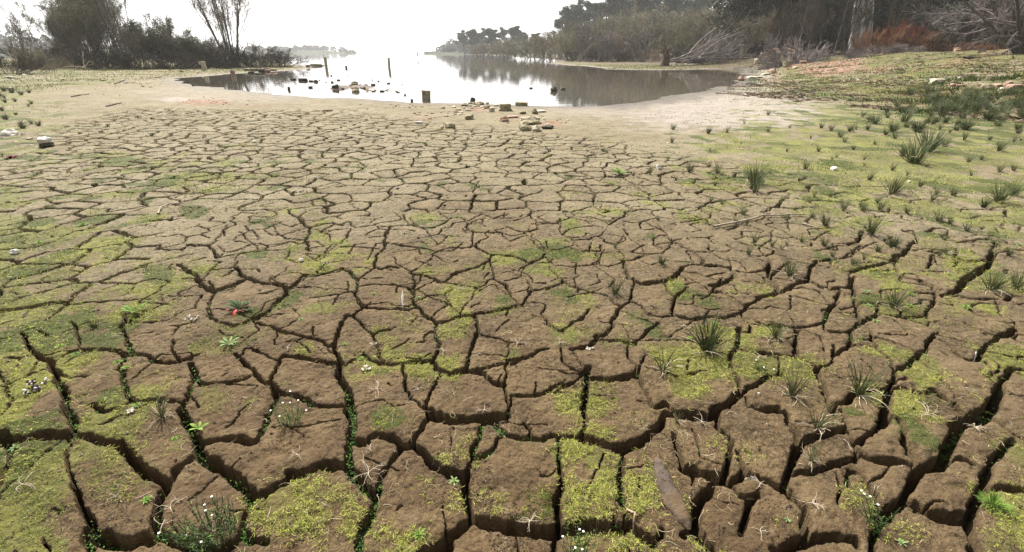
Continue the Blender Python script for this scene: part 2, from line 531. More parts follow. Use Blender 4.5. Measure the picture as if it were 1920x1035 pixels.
# ------------------------------------------------------------------ node helpers
class N:
    def __init__(s, name):
        s.m = bpy.data.materials.new(name); s.m.use_nodes = True
        s.t = s.m.node_tree; s.t.nodes.clear()
        s.out = s.t.nodes.new('ShaderNodeOutputMaterial')
        s.b = s.t.nodes.new('ShaderNodeBsdfPrincipled'); s.l(s.b.outputs[0], s.out.inputs['Surface'])
    def l(s, a, b): s.t.links.new(a, b)
    def n(s, ty, **kw):
        o = s.t.nodes.new('ShaderNode' + ty)
        for k, v in kw.items(): setattr(o, k, v)
        return o
    def pos(s): return s.n('NewGeometry').outputs['Position']
    def obj(s): return s.n('TexCoord').outputs['Object']
    def noise(s, vec, scale, detail=4, rough=0.55, out=0, dist=0.0):
        o = s.n('TexNoise'); o.inputs['Scale'].default_value = scale; o.inputs['Detail'].default_value = detail
        o.inputs['Roughness'].default_value = rough; o.inputs['Distortion'].default_value = dist
        if vec is not None: s.l(vec, o.inputs['Vector'])
        return o.outputs[out]
    def ramp(s, fac, *stops):
        o = s.n('ValToRGB'); e = o.color_ramp.elements
        while len(e) > 1: e.remove(e[-1])
        e[0].position = stops[0][0]; e[0].color = s.c4(stops[0][1])
        for p, c in stops[1:]:
            x = e.new(p); x.color = s.c4(c)
        s.l(fac, o.inputs[0]); return o.outputs[0]
    def c4(s, c): return (c, c, c, 1) if not hasattr(c, '__len__') else (*c[:3], 1)
    def setin(s, inp, v):
        if hasattr(v, 'links') or isinstance(v, bpy.types.NodeSocket): s.l(v, inp)
        elif hasattr(inp.default_value, '__len__') : inp.default_value = s.c4(v)
        else: inp.default_value = v
    def mix(s, fac, a, b, mode='MIX'):
        o = s.n('Mix', data_type='RGBA', blend_type=mode)
        s.setin(o.inputs[0], fac); s.setin(o.inputs[6], a); s.setin(o.inputs[7], b)
        return o.outputs[2]
    def math(s, op, a, b=0.0, clamp=False):
        o = s.n('Math', operation=op, use_clamp=clamp); s.setin(o.inputs[0], a); s.setin(o.inputs[1], b); return o.outputs[0]
    def maprange(s, v, a, b, c=0.0, d=1.0):
        o = s.n('MapRange'); s.setin(o.inputs[0], v)
        for i, q in enumerate((a, b, c, d)): o.inputs[1 + i].default_value = q
        return o.outputs[0]
    def attr(s, name):
        o = s.n('Attribute', attribute_name=name); q = s.n('SeparateColor'); s.l(o.outputs['Color'], q.inputs[0])
        return o, q.outputs[0], q.outputs[1], q.outputs[2], o.outputs['Alpha']
    def bump(s, h, strength, dist):
        o = s.n('Bump'); o.inputs['Strength'].default_value = strength; o.inputs['Distance'].default_value = dist
        s.l(h, o.inputs['Height']); s.l(o.outputs[0], s.b.inputs['Normal']); return o
    def fin(s, col, rough=0.8, spec=0.3):
        s.setin(s.b.inputs['Base Color'], col); s.setin(s.b.inputs['Roughness'], rough)
        s.b.inputs['Specular IOR Level'].default_value = spec
        return s.m

# ------------------------------------------------------------------ ground material
def ground_material():
    g = N('cracked_mud'); P = g.pos()
    _, moss, green, dry, grass = g.attr('cover_a')
    _, red, wet, pale, earth = g.attr('cover_b')
    n1 = g.noise(P, 3.0, 5); n2 = g.noise(P, 28.0, 6, 0.65); n3 = g.noise(P, 150.0, 5, 0.7); n4 = g.noise(P, 0.5, 3)
    n5 = g.noise(P, 480.0, 2, 0.6)
    mud = g.ramp(n1, (0.3, (.068, .042, .0185)), (0.5, (.104, .067, .030)), (0.72, (.150, .103, .049)))
    mud = g.mix(g.maprange(n2, .35, .7), mud, g.mix(0.5, mud, (.060, .037, .021)))
    mud = g.mix(g.math('MULTIPLY', g.maprange(n3, .5, .68), 0.30), mud, (.175, .125, .062))
    mud = g.mix(g.math('MULTIPLY', g.maprange(n3, .44, .33), g.maprange(n2, .5, .62)), mud, (.028, .017, .010))
    dry_hazec = g.ramp(n2, (0.3, (.135, .112, .066)), (0.5, (.205, .174, .108)), (0.7, (.275, .238, .160)))  # far mud tone: dry, and lightened as haze and sheen would
    dry_hazec = g.mix(g.math('MULTIPLY', g.maprange(n4, .45, .7), .5), dry_hazec, (.17, .145, .075))
    col = g.mix(dry, mud, dry_hazec)
    n6 = g.noise(P, 62.0, 3, .6); n7 = g.noise(P, 17.0, 5, .7)
    n8 = g.noise(P, 115.0, 3, .6); n9 = g.noise(P, 6.5, 5, .65)
    spk = g.math('MULTIPLY', g.maprange(n8, .50, .60), g.maprange(n9, .50, .60))
    col = g.mix(g.math('MULTIPLY', spk, .62), col, (.030, .018, .009))
    col = g.mix(g.math('MULTIPLY', g.maprange(n9, .46, .34), .30), col, (.20, .145, .080))
    col = g.mix(g.math('MULTIPLY', g.maprange(n6, .60, .70), .75), col, (.030, .020, .010))
    col = g.mix(g.math('MULTIPLY', g.maprange(n7, .52, .64), .75), col, g.mix(.5, col, (.045, .028, .013)))
    col = g.mix(g.math('MULTIPLY', g.maprange(n7, .40, .28), .35), col, (.22, .18, .11))
    palec = g.ramp(n3, (0.3, (.20, .172, .142)), (0.6, (.29, .253, .212)))
    col = g.mix(pale, col, palec)
    # algae and moss film: broken up by fine noise
    mt = g.math('ADD', moss, g.math('MULTIPLY', g.math('SUBTRACT', n3, .5), 1.5))
    mt = g.math('ADD', mt, g.math('MULTIPLY', g.math('SUBTRACT', n2, .5), .9))
    mossc = g.ramp(n3, (0.35, (.070, .082, .010)), (0.5, (.145, .165, .020)), (0.66, (.26, .285, .045)))
    mossc = g.mix(g.maprange(n2, .5, .75), mossc, (.14, .115, .05))
    mossc = g.mix(g.maprange(g.noise(P, 1.7, 4), .42, .62), g.mix(.6, mossc, (.055, .060, .016)), mossc)
    col = g.mix(g.math('MULTIPLY', g.maprange(mt, .60, 1.0), .72), col, mossc)
    gt = g.math('ADD', green, g.math('MULTIPLY', g.math('SUBTRACT', n2, .5), 1.4))
    greenc = g.ramp(n3, (0.3, (.022, .033, .006)), (0.65, (.07, .085, .017)))
    col = g.mix(g.math('MULTIPLY', g.maprange(gt, .55, .75), .8), col, greenc)
    grt = g.math('ADD', grass, g.math('MULTIPLY', g.math('SUBTRACT', n2, .5), .8))
    grassc = g.mix(g.maprange(n4, .35, .65), (.11, .105, .025), (.05, .08, .012))
    grassc = g.mix(g.maprange(n2, .4, .65), grassc, (.15, .125, .05))
    grassc = g.mix(g.maprange(g.noise(P, 1.1, 6, .7), .5, .62), grassc, (.12, .085, .050))
    col = g.mix(g.maprange(grt, .35, .7), col, grassc)
    vor = g.n('TexVoronoi'); vor.inputs['Scale'].default_value = 9.0; g.l(P, vor.inputs['Vector'])
    sepv = g.n('SeparateColor'); g.l(vor.outputs['Color'], sepv.inputs[0])
    redc = g.ramp(sepv.outputs[0], (0.0, (.16, .06, .035)), (0.35, (.20, .09, .055)), (0.55, (.19, .13, .08)), (0.8, (.27, .22, .16)), (1.0, (.11, .09, .055)))
    redt = g.math('ADD', red, g.math('MULTIPLY', g.math('SUBTRACT', n2, .5), 1.2))
    col = g.mix(g.maprange(redt, .4, .65), col, redc)
    col = g.mix(earth, col, g.ramp(n2, (.35, (.045, .034, .022)), (.65, (.11, .082, .05))))
    col = g.mix(g.math('MULTIPLY', wet, .85), col, (.06, .05, .04))
    h = g.math('ADD', g.math('MULTIPLY', n2, .55), g.math('MULTIPLY', n3, .22))
    h = g.math('ADD', h, g.math('MULTIPLY', n5, .10))
    v2 = g.n('TexVoronoi', feature='DISTANCE_TO_EDGE'); v2.inputs['Scale'].default_value = 26.0
    wv_ = g.mix(.06, P, g.noise(P, 30, 3, .6, out=1)); g.l(wv_, v2.inputs['Vector'])
    crz = g.math('MULTIPLY', g.maprange(v2.outputs['Distance'], .05, 0.0), g.maprange(g.noise(P, 2.6, 3), .48, .58))
    h = g.math('SUBTRACT', h, g.math('MULTIPLY', crz, .30))
    h = g.math('ADD', h, g.math('MULTIPLY', n7, .8))
    g.bump(h, 1.0, 0.026)
    rough = g.math('SUBTRACT', .93, g.math('MULTIPLY', wet, .22))
    return g.fin(col, rough, 0.25)
MAT_GROUND = ground_material()

# ------------------------------------------------------------------ crack fields
def crack_raster():
    x0, x1, y0, y1, rs = -7.0, 7.0, 0.85, 5.9, 0.006
    nx, ny = int((x1 - x0) / rs), int((y1 - y0) / rs)
    D = np.full((ny, nx), 9.0, np.float32); W = np.full((ny, nx), 0.01, np.float32)
    gx = x0 + (np.arange(nx) + .5) * rs; gy = y0 + (np.arange(ny) + .5) * rs
    for key, (ox, oy, sc, txt) in TR.items():
        for line in txt.strip().splitlines():
            f = line.split(); w = CLASSW[int(f[0])]
            pts = [flat(ox + float(a.split(',')[0]) / sc, oy + float(a.split(',')[1]) / sc) for a in f[1:]]
            if key in 'ijk': w *= 0.95
            for i in range(len(pts) - 1):
                (ax, ay), (bx, by) = pts[i], pts[i + 1]
                m = 0.16
                i0 = max(0, int((min(ax, bx) - m - x0) / rs)); i1 = min(nx, int((max(ax, bx) + m - x0) / rs) + 1)
                j0 = max(0, int((min(ay, by) - m - y0) / rs)); j1 = min(ny, int((max(ay, by) + m - y0) / rs) + 1)
                if i1 <= i0 or j1 <= j0: continue
                X = gx[i0:i1][None, :]; Y = gy[j0:j1][:, None]
                ex, ey = bx - ax, by - ay; L = ex * ex + ey * ey + 1e-9
                t = np.clip(((X - ax) * ex + (Y - ay) * ey) / L, 0, 1)
                ww = w * (0.68 + 0.72 * ex * ex / L)
                d = np.sqrt((X - ax - ex * t) ** 2 + (Y - ay - ey * t) ** 2) - ww / 2
                sub = D[j0:j1, i0:i1]; k = d < sub
                sub[k] = d[k]; W[j0:j1, i0:i1][k] = ww
    return (x0, y0, rs, D, W)
def bilin(ras, A, x, y):
    x0, y0, rs = ras; fx = (x - x0) / rs - .5; fy = (y - y0) / rs - .5
    ix = np.clip(fx.astype(int), 0, A.shape[1] - 2); iy = np.clip(fy.astype(int), 0, A.shape[0] - 2)
    tx = np.clip(fx - ix, 0, 1); ty = np.clip(fy - iy, 0, 1)
    return (A[iy, ix] * (1 - tx) + A[iy, ix + 1] * tx) * (1 - ty) + (A[iy + 1, ix] * (1 - tx) + A[iy + 1, ix + 1] * tx) * ty
def voro(u, v, seed):
    """distance to the nearest cell border, the two cell ids' shared random number, the cell's random number"""
    iu = np.floor(u); iv = np.floor(v)
    best = np.full(u.shape, 9.0); bu = np.zeros(u.shape); bv = np.zeros(u.shape); cu = np.zeros(u.shape); cv = np.zeros(u.shape)
    for a in (-1, 0, 1):
        for b in (-1, 0, 1):
            pu = iu + a; pv = iv + b
            qu = pu + .5 + (_hash(pu, pv, seed) - .5) * .86; qv = pv + .5 + (_hash(pu, pv, seed + 7) - .5) * .86
            d = (qu - u) ** 2 + (qv - v) ** 2; k = d < best
            best[k] = d[k]; bu[k] = qu[k]; bv[k] = qv[k]; cu[k] = pu[k]; cv[k] = pv[k]
    e = np.full(u.shape, 9.0); hid = np.zeros(u.shape)
    h0 = _hash(cu, cv, seed + 3)
    for a in (-2, -1, 0, 1, 2):
        for b in (-2, -1, 0, 1, 2):
            if a == 0 and b == 0 or abs(a) + abs(b) > 3: continue
            pu = cu + a; pv = cv + b
            qu = pu + .5 + (_hash(pu, pv, seed) - .5) * .86; qv = pv + .5 + (_hash(pu, pv, seed + 7) - .5) * .86
            du = qu - bu; dv = qv - bv; L = np.sqrt(du * du + dv * dv) + 1e-9
            d = ((bu + qu) / 2 - u) * du / L + ((bv + qv) / 2 - v) * dv / L
            k = d < e
            e[k] = d[k]; hid[k] = ((h0 + _hash(pu, pv, seed + 3)) * 7.31 % 1.0)[k]
    return e, hid, h0

def poly_sd(P, x, y):
    x = np.asarray(x, float); y = np.asarray(y, float); d2 = np.full(x.shape, 1e18); ins = np.zeros(x.shape, bool)
    for i in range(len(P)):
        ax, ay = P[i]; bx, by = P[(i + 1) % len(P)]; ex, ey = bx - ax, by - ay; wx, wy = x - ax, y - ay
        t = np.clip((wx * ex + wy * ey) / (ex * ex + ey * ey), 0, 1)
        d2 = np.minimum(d2, (wx - ex * t) ** 2 + (wy - ey * t) ** 2)
        ins ^= ((ay > y) != (by > y)) & (x < (bx - ax) * (y - ay) / (by - ay + 1e-12) + ax)
    d = np.sqrt(d2); return np.where(ins, d, -d)
# where the mud is cracked, beyond the traced part (outline walked on the ground)
CRACKED = [flat(*q) for q in [(-900,1035),(-900,420),(-60,380),(40,300),(95,255),(170,222),(250,200),(340,200),(480,205),(640,203),(760,222),(930,238),(1050,252),
                              (1130,262),(1280,300),(1450,325),(1600,345),(1750,375),(1920,400),(2800,450),(2800,1035)]]
CRACKED.append((2.2, -1.5)); CRACKED.append((-2.2, -1.5))

MOSS_X = np.linspace(0, 1920, 17)
MOSS_Y = [150, 200, 240, 280, 330, 390, 450, 520, 600, 700, 800, 900, 1035]
MOSS_T = np.array([[float(c) for c in r] for r in """53100000000137999
83100000001258999
85311111122368899
75433222223588888
54775312223567888
64574333233344567
75434423343333465
75654343353334556
76654353243343444
65653443334444456
75653443244244343
97635634245223434
96346542233223446""".split()])
def moss_density(px, py):
    px = np.clip(px, 0, 1919.9); py = np.clip(py, 150, 1034.9)
    fx = px / 120.0; ix = np.minimum(fx.astype(int), 15); tx = fx - ix
    Y = np.array(MOSS_Y, float); iy = np.clip(np.searchsorted(Y, py, side='right') - 1, 0, len(Y) - 2)
    ty = (py - Y[iy]) / (Y[iy + 1] - Y[iy])
    T = MOSS_T
    return ((T[iy, ix] * (1 - tx) + T[iy, ix + 1] * tx) * (1 - ty) + (T[iy + 1, ix] * (1 - tx) + T[iy + 1, ix + 1] * tx) * ty) / 9.0
def to_px(x, y, z):
    t = y * CP + (CAMH - z) * SP; t = np.maximum(t, 0.05)
    return 960 + FPX * x / t, 517.5 - FPX * (y * SP + (z - CAMH) * CP) / t, t
# moss and algae patches that stand out: (x, y, half width, half height, strength, dark green share)
BLOBS = [(75,905,70,75,1,.5),(205,880,60,62,.9,.6),(30,860,40,50,1,.6),(560,950,110,62,.85,.1),(100,520,60,40,.9,.6),(30,450,45,30,.9,.8),(75,455,50,18,.8,.8),
 (300,512,38,26,1,.9),(365,395,32,14,1,.9),(270,880,30,30,.8,.2),(250,780,40,25,.8,.2),(410,640,60,26,.8,.1),(355,620,30,30,.6,.1),(365,650,20,14,1,.1),(110,600,50,40,.8,.4),
 (20,560,30,50,.9,.6),(155,690,35,28,.6,.2),(150,765,28,36,.7,.3),(290,710,50,22,.6,.1),(400,750,34,30,.8,.1),(730,780,46,32,.8,.95),(1135,725,30,20,.9,.4),(1125,760,26,26,.8,.4),
 (1290,720,44,32,1,.1),(1210,920,32,52,1,.15),(1092,945,30,26,.9,.1),(1860,690,22,30,1,.1),(1040,640,18,14,.8,.1),(960,662,22,14,1,.3),(570,655,22,16,1,.2),(758,600,34,50,.6,.1),
 (770,560,40,22,.5,.1),(600,548,40,20,.7,.2),(1100,565,26,24,.8,.1),(1265,540,20,16,1,.0),(1270,548,30,14,.7,.0),(1400,620,34,18,.7,.1),(1495,690,30,22,.9,.1),(1500,720,60,20,.5,.2),
 (1790,580,40,22,.8,.1),(1650,512,40,14,.8,.9),(1700,490,50,30,.7,.2),(1750,455,45,22,.8,.1),(1880,620,30,40,.5,.2),(1580,745,40,30,.3,.1),(1385,700,16,44,.8,.2),(1185,640,20,14,.7,.1),
 (800,405,35,10,.9,.0),(842,448,20,12,1,.5),(942,482,18,10,.9,.3),(800,410,45,12,.6,0),(180,400,32,14,.8,.0),(330,335,45,18,1,0),(420,325,36,10,1,0),(225,300,40,12,1,.0),(300,310,40,10,.9,0),
 (360,360,20,8,.8,.2),(430,350,40,12,.7,.0),(210,455,36,14,.7,.4),(270,495,40,26,.8,.3),(365,490,36,18,.7,.1),(135,345,24,10,.9,.7),(220,370,30,8,.5,.5),
 (1140,265,22,6,.8,.2),(1020,268,34,8,.6,.0),(860,290,30,7,.4,0),(1560,288,60,14,.9,.2),(1510,275,50,12,1,.0),(1580,270,60,20,.9,.1),(1800,500,60,30,.5,.2),(540,775,30,22,.7,.3),(885,845,26,30,.4,.1),
 (520,715,50,10,.5,.1),(1480,970,40,30,.1,.1),(1600,920,30,30,.7,.1),(1880,1010,40,40,.8,.1),(1690,1000,50,26,.4,.1),(1640,960,14,40,.9,.2),(830,865,20,16,.7,.1),(755,1010,40,30,.25,.9)]

def build_ground():
    rr = [0.0]
    r = 0.3
    while r < 7000:
        rr.append(r)
        if r < 1.0: dr = 0.03
        elif r < 3: dr = 0.0044
        elif r < 6: dr = 0.0044 + (r - 3) / 3 * 0.0096
        elif r < 14: dr = 0.014 + (r - 6) / 8 * 0.036
        elif r < 40: dr = 0.05 + (r - 14) / 26 * 0.2
        elif r < 300: dr = r * 0.010
        else: dr = r * 0.04
        r += dr
    rr = np.array(rr[1:]); th = np.concatenate([np.linspace(-72, 72, 1250), np.linspace(72, 288, 26)[1:-1]])
    th = np.radians(th)
    Rr, Th = np.meshgrid(rr, th, indexing='ij')
    x = (Rr * np.sin(Th)).ravel(); y = (Rr * np.cos(Th)).ravel(); r = Rr.ravel()
    sd = lake_sd(x, y); z = terr_sd(x, y, sd)
    px, py, t = to_px(x, y, np.zeros_like(x))
    # --- cracks, traced part and the rest
    near = r < 34
    xn, yn, rn = x[near], y[near], r[near]
    wx = xn + fbm(xn * 9, yn * 9, 21, 3) * np.interp(rn, [4, 9], [.020, .042]) + fbm(xn * 3, yn * 3, 23, 2) * np.interp(rn, [4, 9], [0, .08]) + fbm(xn * 38, yn * 38, 31, 3) * 0.0060
    wy = yn + fbm(xn * 9, yn * 9, 41, 3) * np.interp(rn, [4, 9], [.020, .042]) + fbm(xn * 3, yn * 3, 43, 2) * np.interp(rn, [4, 9], [0, .08]) + fbm(xn * 38, yn * 38, 51, 3) * 0.0060
    x0, y0, rs, D, W = crack_raster()
    inr = ~((px[near] < 330 - (py[near] - 395) * .55) & (py[near] < 600)) & (px[near] > -14) & (px[near] < 1934) & (py[near] > 398 + 6 * np.sin(xn * 3)) & (yn > 0.9)
    e = bilin((x0, y0, rs), D, wx, wy); w = bilin((x0, y0, rs), W, wx, wy)
    S = np.interp(wy, [-2, 3, 8, 14, 30], [.40, .38, .36, .42, .5])
    gy_ = np.linspace(-40, 40, 1601); gS = np.interp(gy_, [-2, 3, 8, 14, 30], [.40, .38, .36, .42, .5])
    gI = np.cumsum(0.05 / gS); wv = np.interp(wy, gy_, gI)
    e2, hid, cid = voro(wx / S + 5.3, wv + 2.1, 77)
    e2 = e2 * S
    w2 = np.where(hid < 0.10, 0.0, 0.009 + 0.030 * hid ** 1.4) * np.interp(rn, [2, 6, 12, 20], [1.2, 1.15, 1.7, 2.2])
    f1, hif, _ = voro(wx / S * 1.9 + 1.3, wv * 1.9 + 8.1, 177)     # finer cracks that split some plates
    f1 = f1 * S / 1.9; wf = np.where(hif < 0.6, 0.0, 0.008)
    k = (f1 - wf / 2 < e2 - w2 / 2) & (wf > 0) & (cid > .4)
    e2b = np.where(k, f1 - wf / 2, e2 - w2 / 2); w2 = np.where(k, wf, w2)
    e2b = np.where(w2 <= 0, 0.05 + e2b * 0, e2b)
    wt = np.where(hif < np.interp(rn, [1.5, 2.6, 3.6], [.90, .76, .52]), 0.0, np.interp(rn, [1.5, 4], [.0045, .010]) * (.7 + .9 * hif))
    kt = (f1 * 1.15 - wt / 2 < e) & (wt > 0) & inr
    e = np.where(kt, f1 * 1.15 - wt / 2, e); w = np.where(kt, wt, w)
    e = np.where(inr, e, e2b); w = np.where(inr, w, w2)
    e = e + fbm(xn * 60, yn * 60, 61, 2) * 0.0022 * np.clip(w / 0.02, .3, 1)
    cm = sstep(-0.5, 0.9, poly_sd(CRACKED, xn, yn)); cm = np.where(inr, 1.0, cm)
    cm = cm * sstep(1.2, 3.5, sd[near]) * sstep(24, 17, rn)
    w = w * cm
    depth = np.minimum(0.022 + 5.5 * w, 0.24) * (w > 0.001)
    rim = np.clip(w * 0.20, 0, 0.006)
    wall = np.clip(w * 0.12, 0.0015, 0.004)
    fine = fbm(xn * 14, yn * 14, 71, 4) * 0.0055 + fbm(xn * 45, yn * 45, 81, 3) * 0.0042 - (1 - np.abs(fbm(xn * 11, yn * 11, 87, 2)) * 6).clip(0, 1) * .0035
    fine = fine * sstep(20, 6, rn)
    pit = sstep(0.52, 0.75, fbm(xn * 22, yn * 22, 91, 3) * .5 + .5) * 0.007 * sstep(8, 3, rn)
    ep = np.maximum(e, 0)
    dz = fine - pit - rim * np.exp(-ep / 0.014) - rim * 0.9 * np.exp(-ep / 0.005) + fbm(xn * 2.2, yn * 2.2, 97, 2) * 0.012
    floor_n = fbm(xn * 30, yn * 30, 99, 3) * 0.010
    dz = dz - (depth + floor_n * (w > .012)) * sstep(0, 1, -e / wall)
    z[near] += dz * np.clip(sstep(0.0, 1.0, sd[near]), .0, 1)
    EF = np.full(len(x), 9.0); EF[near] = np.where(w > 0.001, e, 9.0); WF = np.zeros(len(x)); WF[near] = w
    # --- cover
    md = moss_density(px, py)
    side = np.maximum(0, np.maximum(-px, px - 1920)) / 400.0
    cl = fbm(x * 3.1, y * 3.1, 111, 4) * .5 + .5
    cl2 = fbm(x * 0.7, y * 0.7, 121, 3) * .5 + .5
    moss = sstep(-0.05, 0.5, md * 1.25 + (cl - .5) * 1.9 + (cl2 - .5) * .9 - 0.56)
    green = sstep(0.62, 0.80, fbm(x * 2.3, y * 2.3, 131, 4) * .5 + .5 + (md - .45) * .35) * (md > .12)
    for bx, by, bw, bh, s_, dg in BLOBS:
        q = np.sqrt(((px - bx) / bw) ** 2 + ((py - by) / bh) ** 2) + (cl - .5) * 1.1
        m = sstep(1.15, .45, q) * s_
        moss = np.maximum(moss, m * (1 - dg * .55)); green = np.maximum(green, m * dg)
    inplate = np.where(EF < 0.002, 0.0, 1.0)
    moss = moss * (1 - .5 * sstep(14, 26, r) * (px > 1250))
    moss *= inplate * sstep(-.3, 1.5, sd); green *= inplate * sstep(-.3, 1.5, sd)
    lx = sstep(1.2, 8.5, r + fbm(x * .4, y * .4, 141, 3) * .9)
    dry = lx * (sd > 0) * (0.85 + 0 * x)  # paler farther out: drier mud, with haze and vignette put into the colour
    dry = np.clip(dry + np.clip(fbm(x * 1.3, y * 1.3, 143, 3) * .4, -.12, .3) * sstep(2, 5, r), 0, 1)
    # pale sand flat to the right of the lake's near end
    pq = np.sqrt(((px - 1350) / 210) ** 2 + ((py - 203) / 42) ** 2) + (cl - .5) * .8
    pale = sstep(1.2, .5, pq) * (r > 9) * sstep(.2, 2.0, sd)
    pale = np.maximum(pale, .40 * sstep(1.1, .6, np.sqrt(((px - 430) / 190) ** 2 + ((py - 172) / 18) ** 2) + (cl - .5)) * (sd > 0.3) * (r > 9))
    pale = np.maximum(pale, .9 * sstep(1.0, .5, np.sqrt(((px - 335) / 50) ** 2 + ((py - 184) / 7) ** 2) + (cl - .5) * .6) * (r > 9))
    pale = np.maximum(pale, .55 * sstep(1.0, .5, np.sqrt(((px - 40) / 70) ** 2 + ((py - 150) / 14) ** 2) + (cl - .5)) * (r > 9))
    pale = np.maximum(pale, .75 * sstep(4.5, 1.0, sd + (cl - .5) * 3) * sstep(950, 1120, px) * (px < 1450) * (sd > .4))
    wet = sstep(1.1, 0.0, sd) * .8
    wet = np.maximum(wet, .9 * sstep(2.2, .6, sd + (cl - .5) * 1.6) * sstep(1080, 1160, px) * (px < 1420))
    wet = np.maximum(wet, .5 * sstep(1.8, .4, sd + (cl - .5) * 2.4))
    red = np.zeros(len(x))
    for bx, by, bw, bh, s_ in [(380,188,75,7,.75),(470,193,70,4,.5),(1560,143,80,11,.9),(1640,150,60,6,.6),(1615,119,40,8,.85),(1690,122,60,7,.5),(1500,132,50,8,.7),(1440,150,45,8,.5),(1030,228,36,9,.8),(662,163,34,9,.85),(692,165,40,7,.85),(725,171,24,5,.85),(634,166,12,6,.6),(895,199,40,6,.7),
                              (960,222,40,6,.5),(790,218,40,9,.5),(700,200,60,5,.3),(1860,145,70,10,.5),(1790,152,60,8,.5),(1750,112,60,6,.4),(45,262,30,14,.3),(1840,106,50,4,.4)]:
        q = np.sqrt(((px - bx) / bw) ** 2 + ((py - by) / bh) ** 2) + (cl - .5) * 1.0
        red = np.maximum(red, s_ * sstep(1.2, .3, q) * (r > 7))
    # grass: right bank, left bank, the spit and the far shore
    grass = np.zeros(len(x))
    rb = sstep(0, 1, (x + 0.35 * y - 17.5) / 4.0)
    grass = np.maximum(grass, rb * sstep(.8, 4, sd) * (.5 + .5 * sstep(.35, .6, cl2)))
    grass = np.maximum(grass, sstep(36, 60, y) * sstep(.6, 2.2, sd) * .95)
    grass = np.maximum(grass, sstep(24, 30, -x + .2 * y) * sstep(1, 5, sd) * .9 * (cl2 > .35))
    grass = np.maximum(grass, .8 * sstep(1.1, .6, np.sqrt(((px - 690 * 0 - 60) / 150) ** 2 + ((py - 205) / 38) ** 2) + (cl - .5) * 1.2) * (r > 8) * (cl > .5))
    grass = grass * (.45 + .55 * sstep(.36, .50, fbm(x * .9, y * .9, 151, 3) * .5 + .5))
    earth = sstep(3.0, 9.0, rb * 0 + (x + 0.35 * y - 17) * .25) * sstep(46, 60, y + .25 * x) * .9
    vis = inplate
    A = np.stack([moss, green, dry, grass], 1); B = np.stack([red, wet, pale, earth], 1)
    nr, nt = Rr.shape
    V = np.stack([x, y, z], 1)
    i = np.arange(nr - 1)[:, None]; j = np.arange(nt)[None, :]
    jn = (j + 1) % nt
    F = np.stack([i * nt + j, i * nt + jn, (i + 1) * nt + jn, (i + 1) * nt + j], -1).reshape(-1, 4)[:, ::-1]
    # close the middle with a small fan of quads (degenerate pairs) round a centre vertex
    V = np.concatenate([V, [[0, 0, float(z[:nt].mean())]]]); c = len(V) - 1
    jj = np.arange(0, nt - 1, 2)
    F2 = np.stack([np.full(len(jj), c), jj, jj + 1, (jj + 2) % nt], 1)[:, ::-1]
    F = np.concatenate([F, F2])
    A = np.concatenate([A, A[:1]]); B = np.concatenate([B, B[:1]])
    me = mesh_np('ground', V, F, [MAT_GROUND])
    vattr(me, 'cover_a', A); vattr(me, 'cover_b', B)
    o = link('ground', me); tag(o, kind='structure')
    G = dict(nr=nr, nt=nt, rr=rr, th=th[:1250], Z=z.reshape(nr, nt)[:, :1250], E=EF.reshape(nr, nt)[:, :1250], W=WF.reshape(nr, nt)[:, :1250],
             moss=moss.reshape(nr, nt)[:, :1250], green=green.reshape(nr, nt)[:, :1250])
    return G
G = build_ground()
def gsample(key, x, y):
    """a ground value at (x, y), read from the built sheet"""
    x = np.asarray(x, float); y = np.asarray(y, float)
    r = np.hypot(x, y); th = np.arctan2(x, y)
    fi = np.interp(r, G['rr'], np.arange(G['nr'])); fj = np.interp(th, G['th'], np.arange(len(G['th'])))
    i = np.clip(fi.astype(int), 0, G['nr'] - 2); j = np.clip(fj.astype(int), 0, len(G['th']) - 2); a = fi - i; b = fj - j
    M = G[key]
    return (M[i, j] * (1 - b) + M[i, j + 1] * b) * (1 - a) + (M[i + 1, j] * (1 - b) + M[i + 1, j + 1] * b) * a

# ------------------------------------------------------------------ water
def water_mat():
    g = N('still_water'); P = g.pos()
    mp = g.n('Mapping'); g.l(P, mp.inputs[0]); mp.inputs['Scale'].default_value = (0.5, 1.6, 1)
    n = g.noise(mp.outputs[0], 1.6, 3, .5); m = g.noise(mp.outputs[0], 9, 2, .5)
    h = g.math('ADD', n, g.math('MULTIPLY', m, .12))
    g.bump(h, 0.06, 0.03)
    g.b.inputs['IOR'].default_value = 1.45
    g.fin((.075, .065, .048), 0.035, 0.85)
    return g.m
def build_water():
    P = [(-3000, 13), (3000, 13), (3000, 6500), (-3000, 6500)]
    me = bpy.data.meshes.new('water'); me.from_pydata([(a, b, ZW) for a, b in P], [], [(0, 1, 2, 3)]); me.materials.append(water_mat())
    tag(link('water', me), kind='structure')
build_water()
ORD = 'first second third fourth fifth sixth seventh eighth ninth tenth eleventh twelfth thirteenth fourteenth fifteenth sixteenth seventeenth eighteenth nineteenth twentieth'.split()
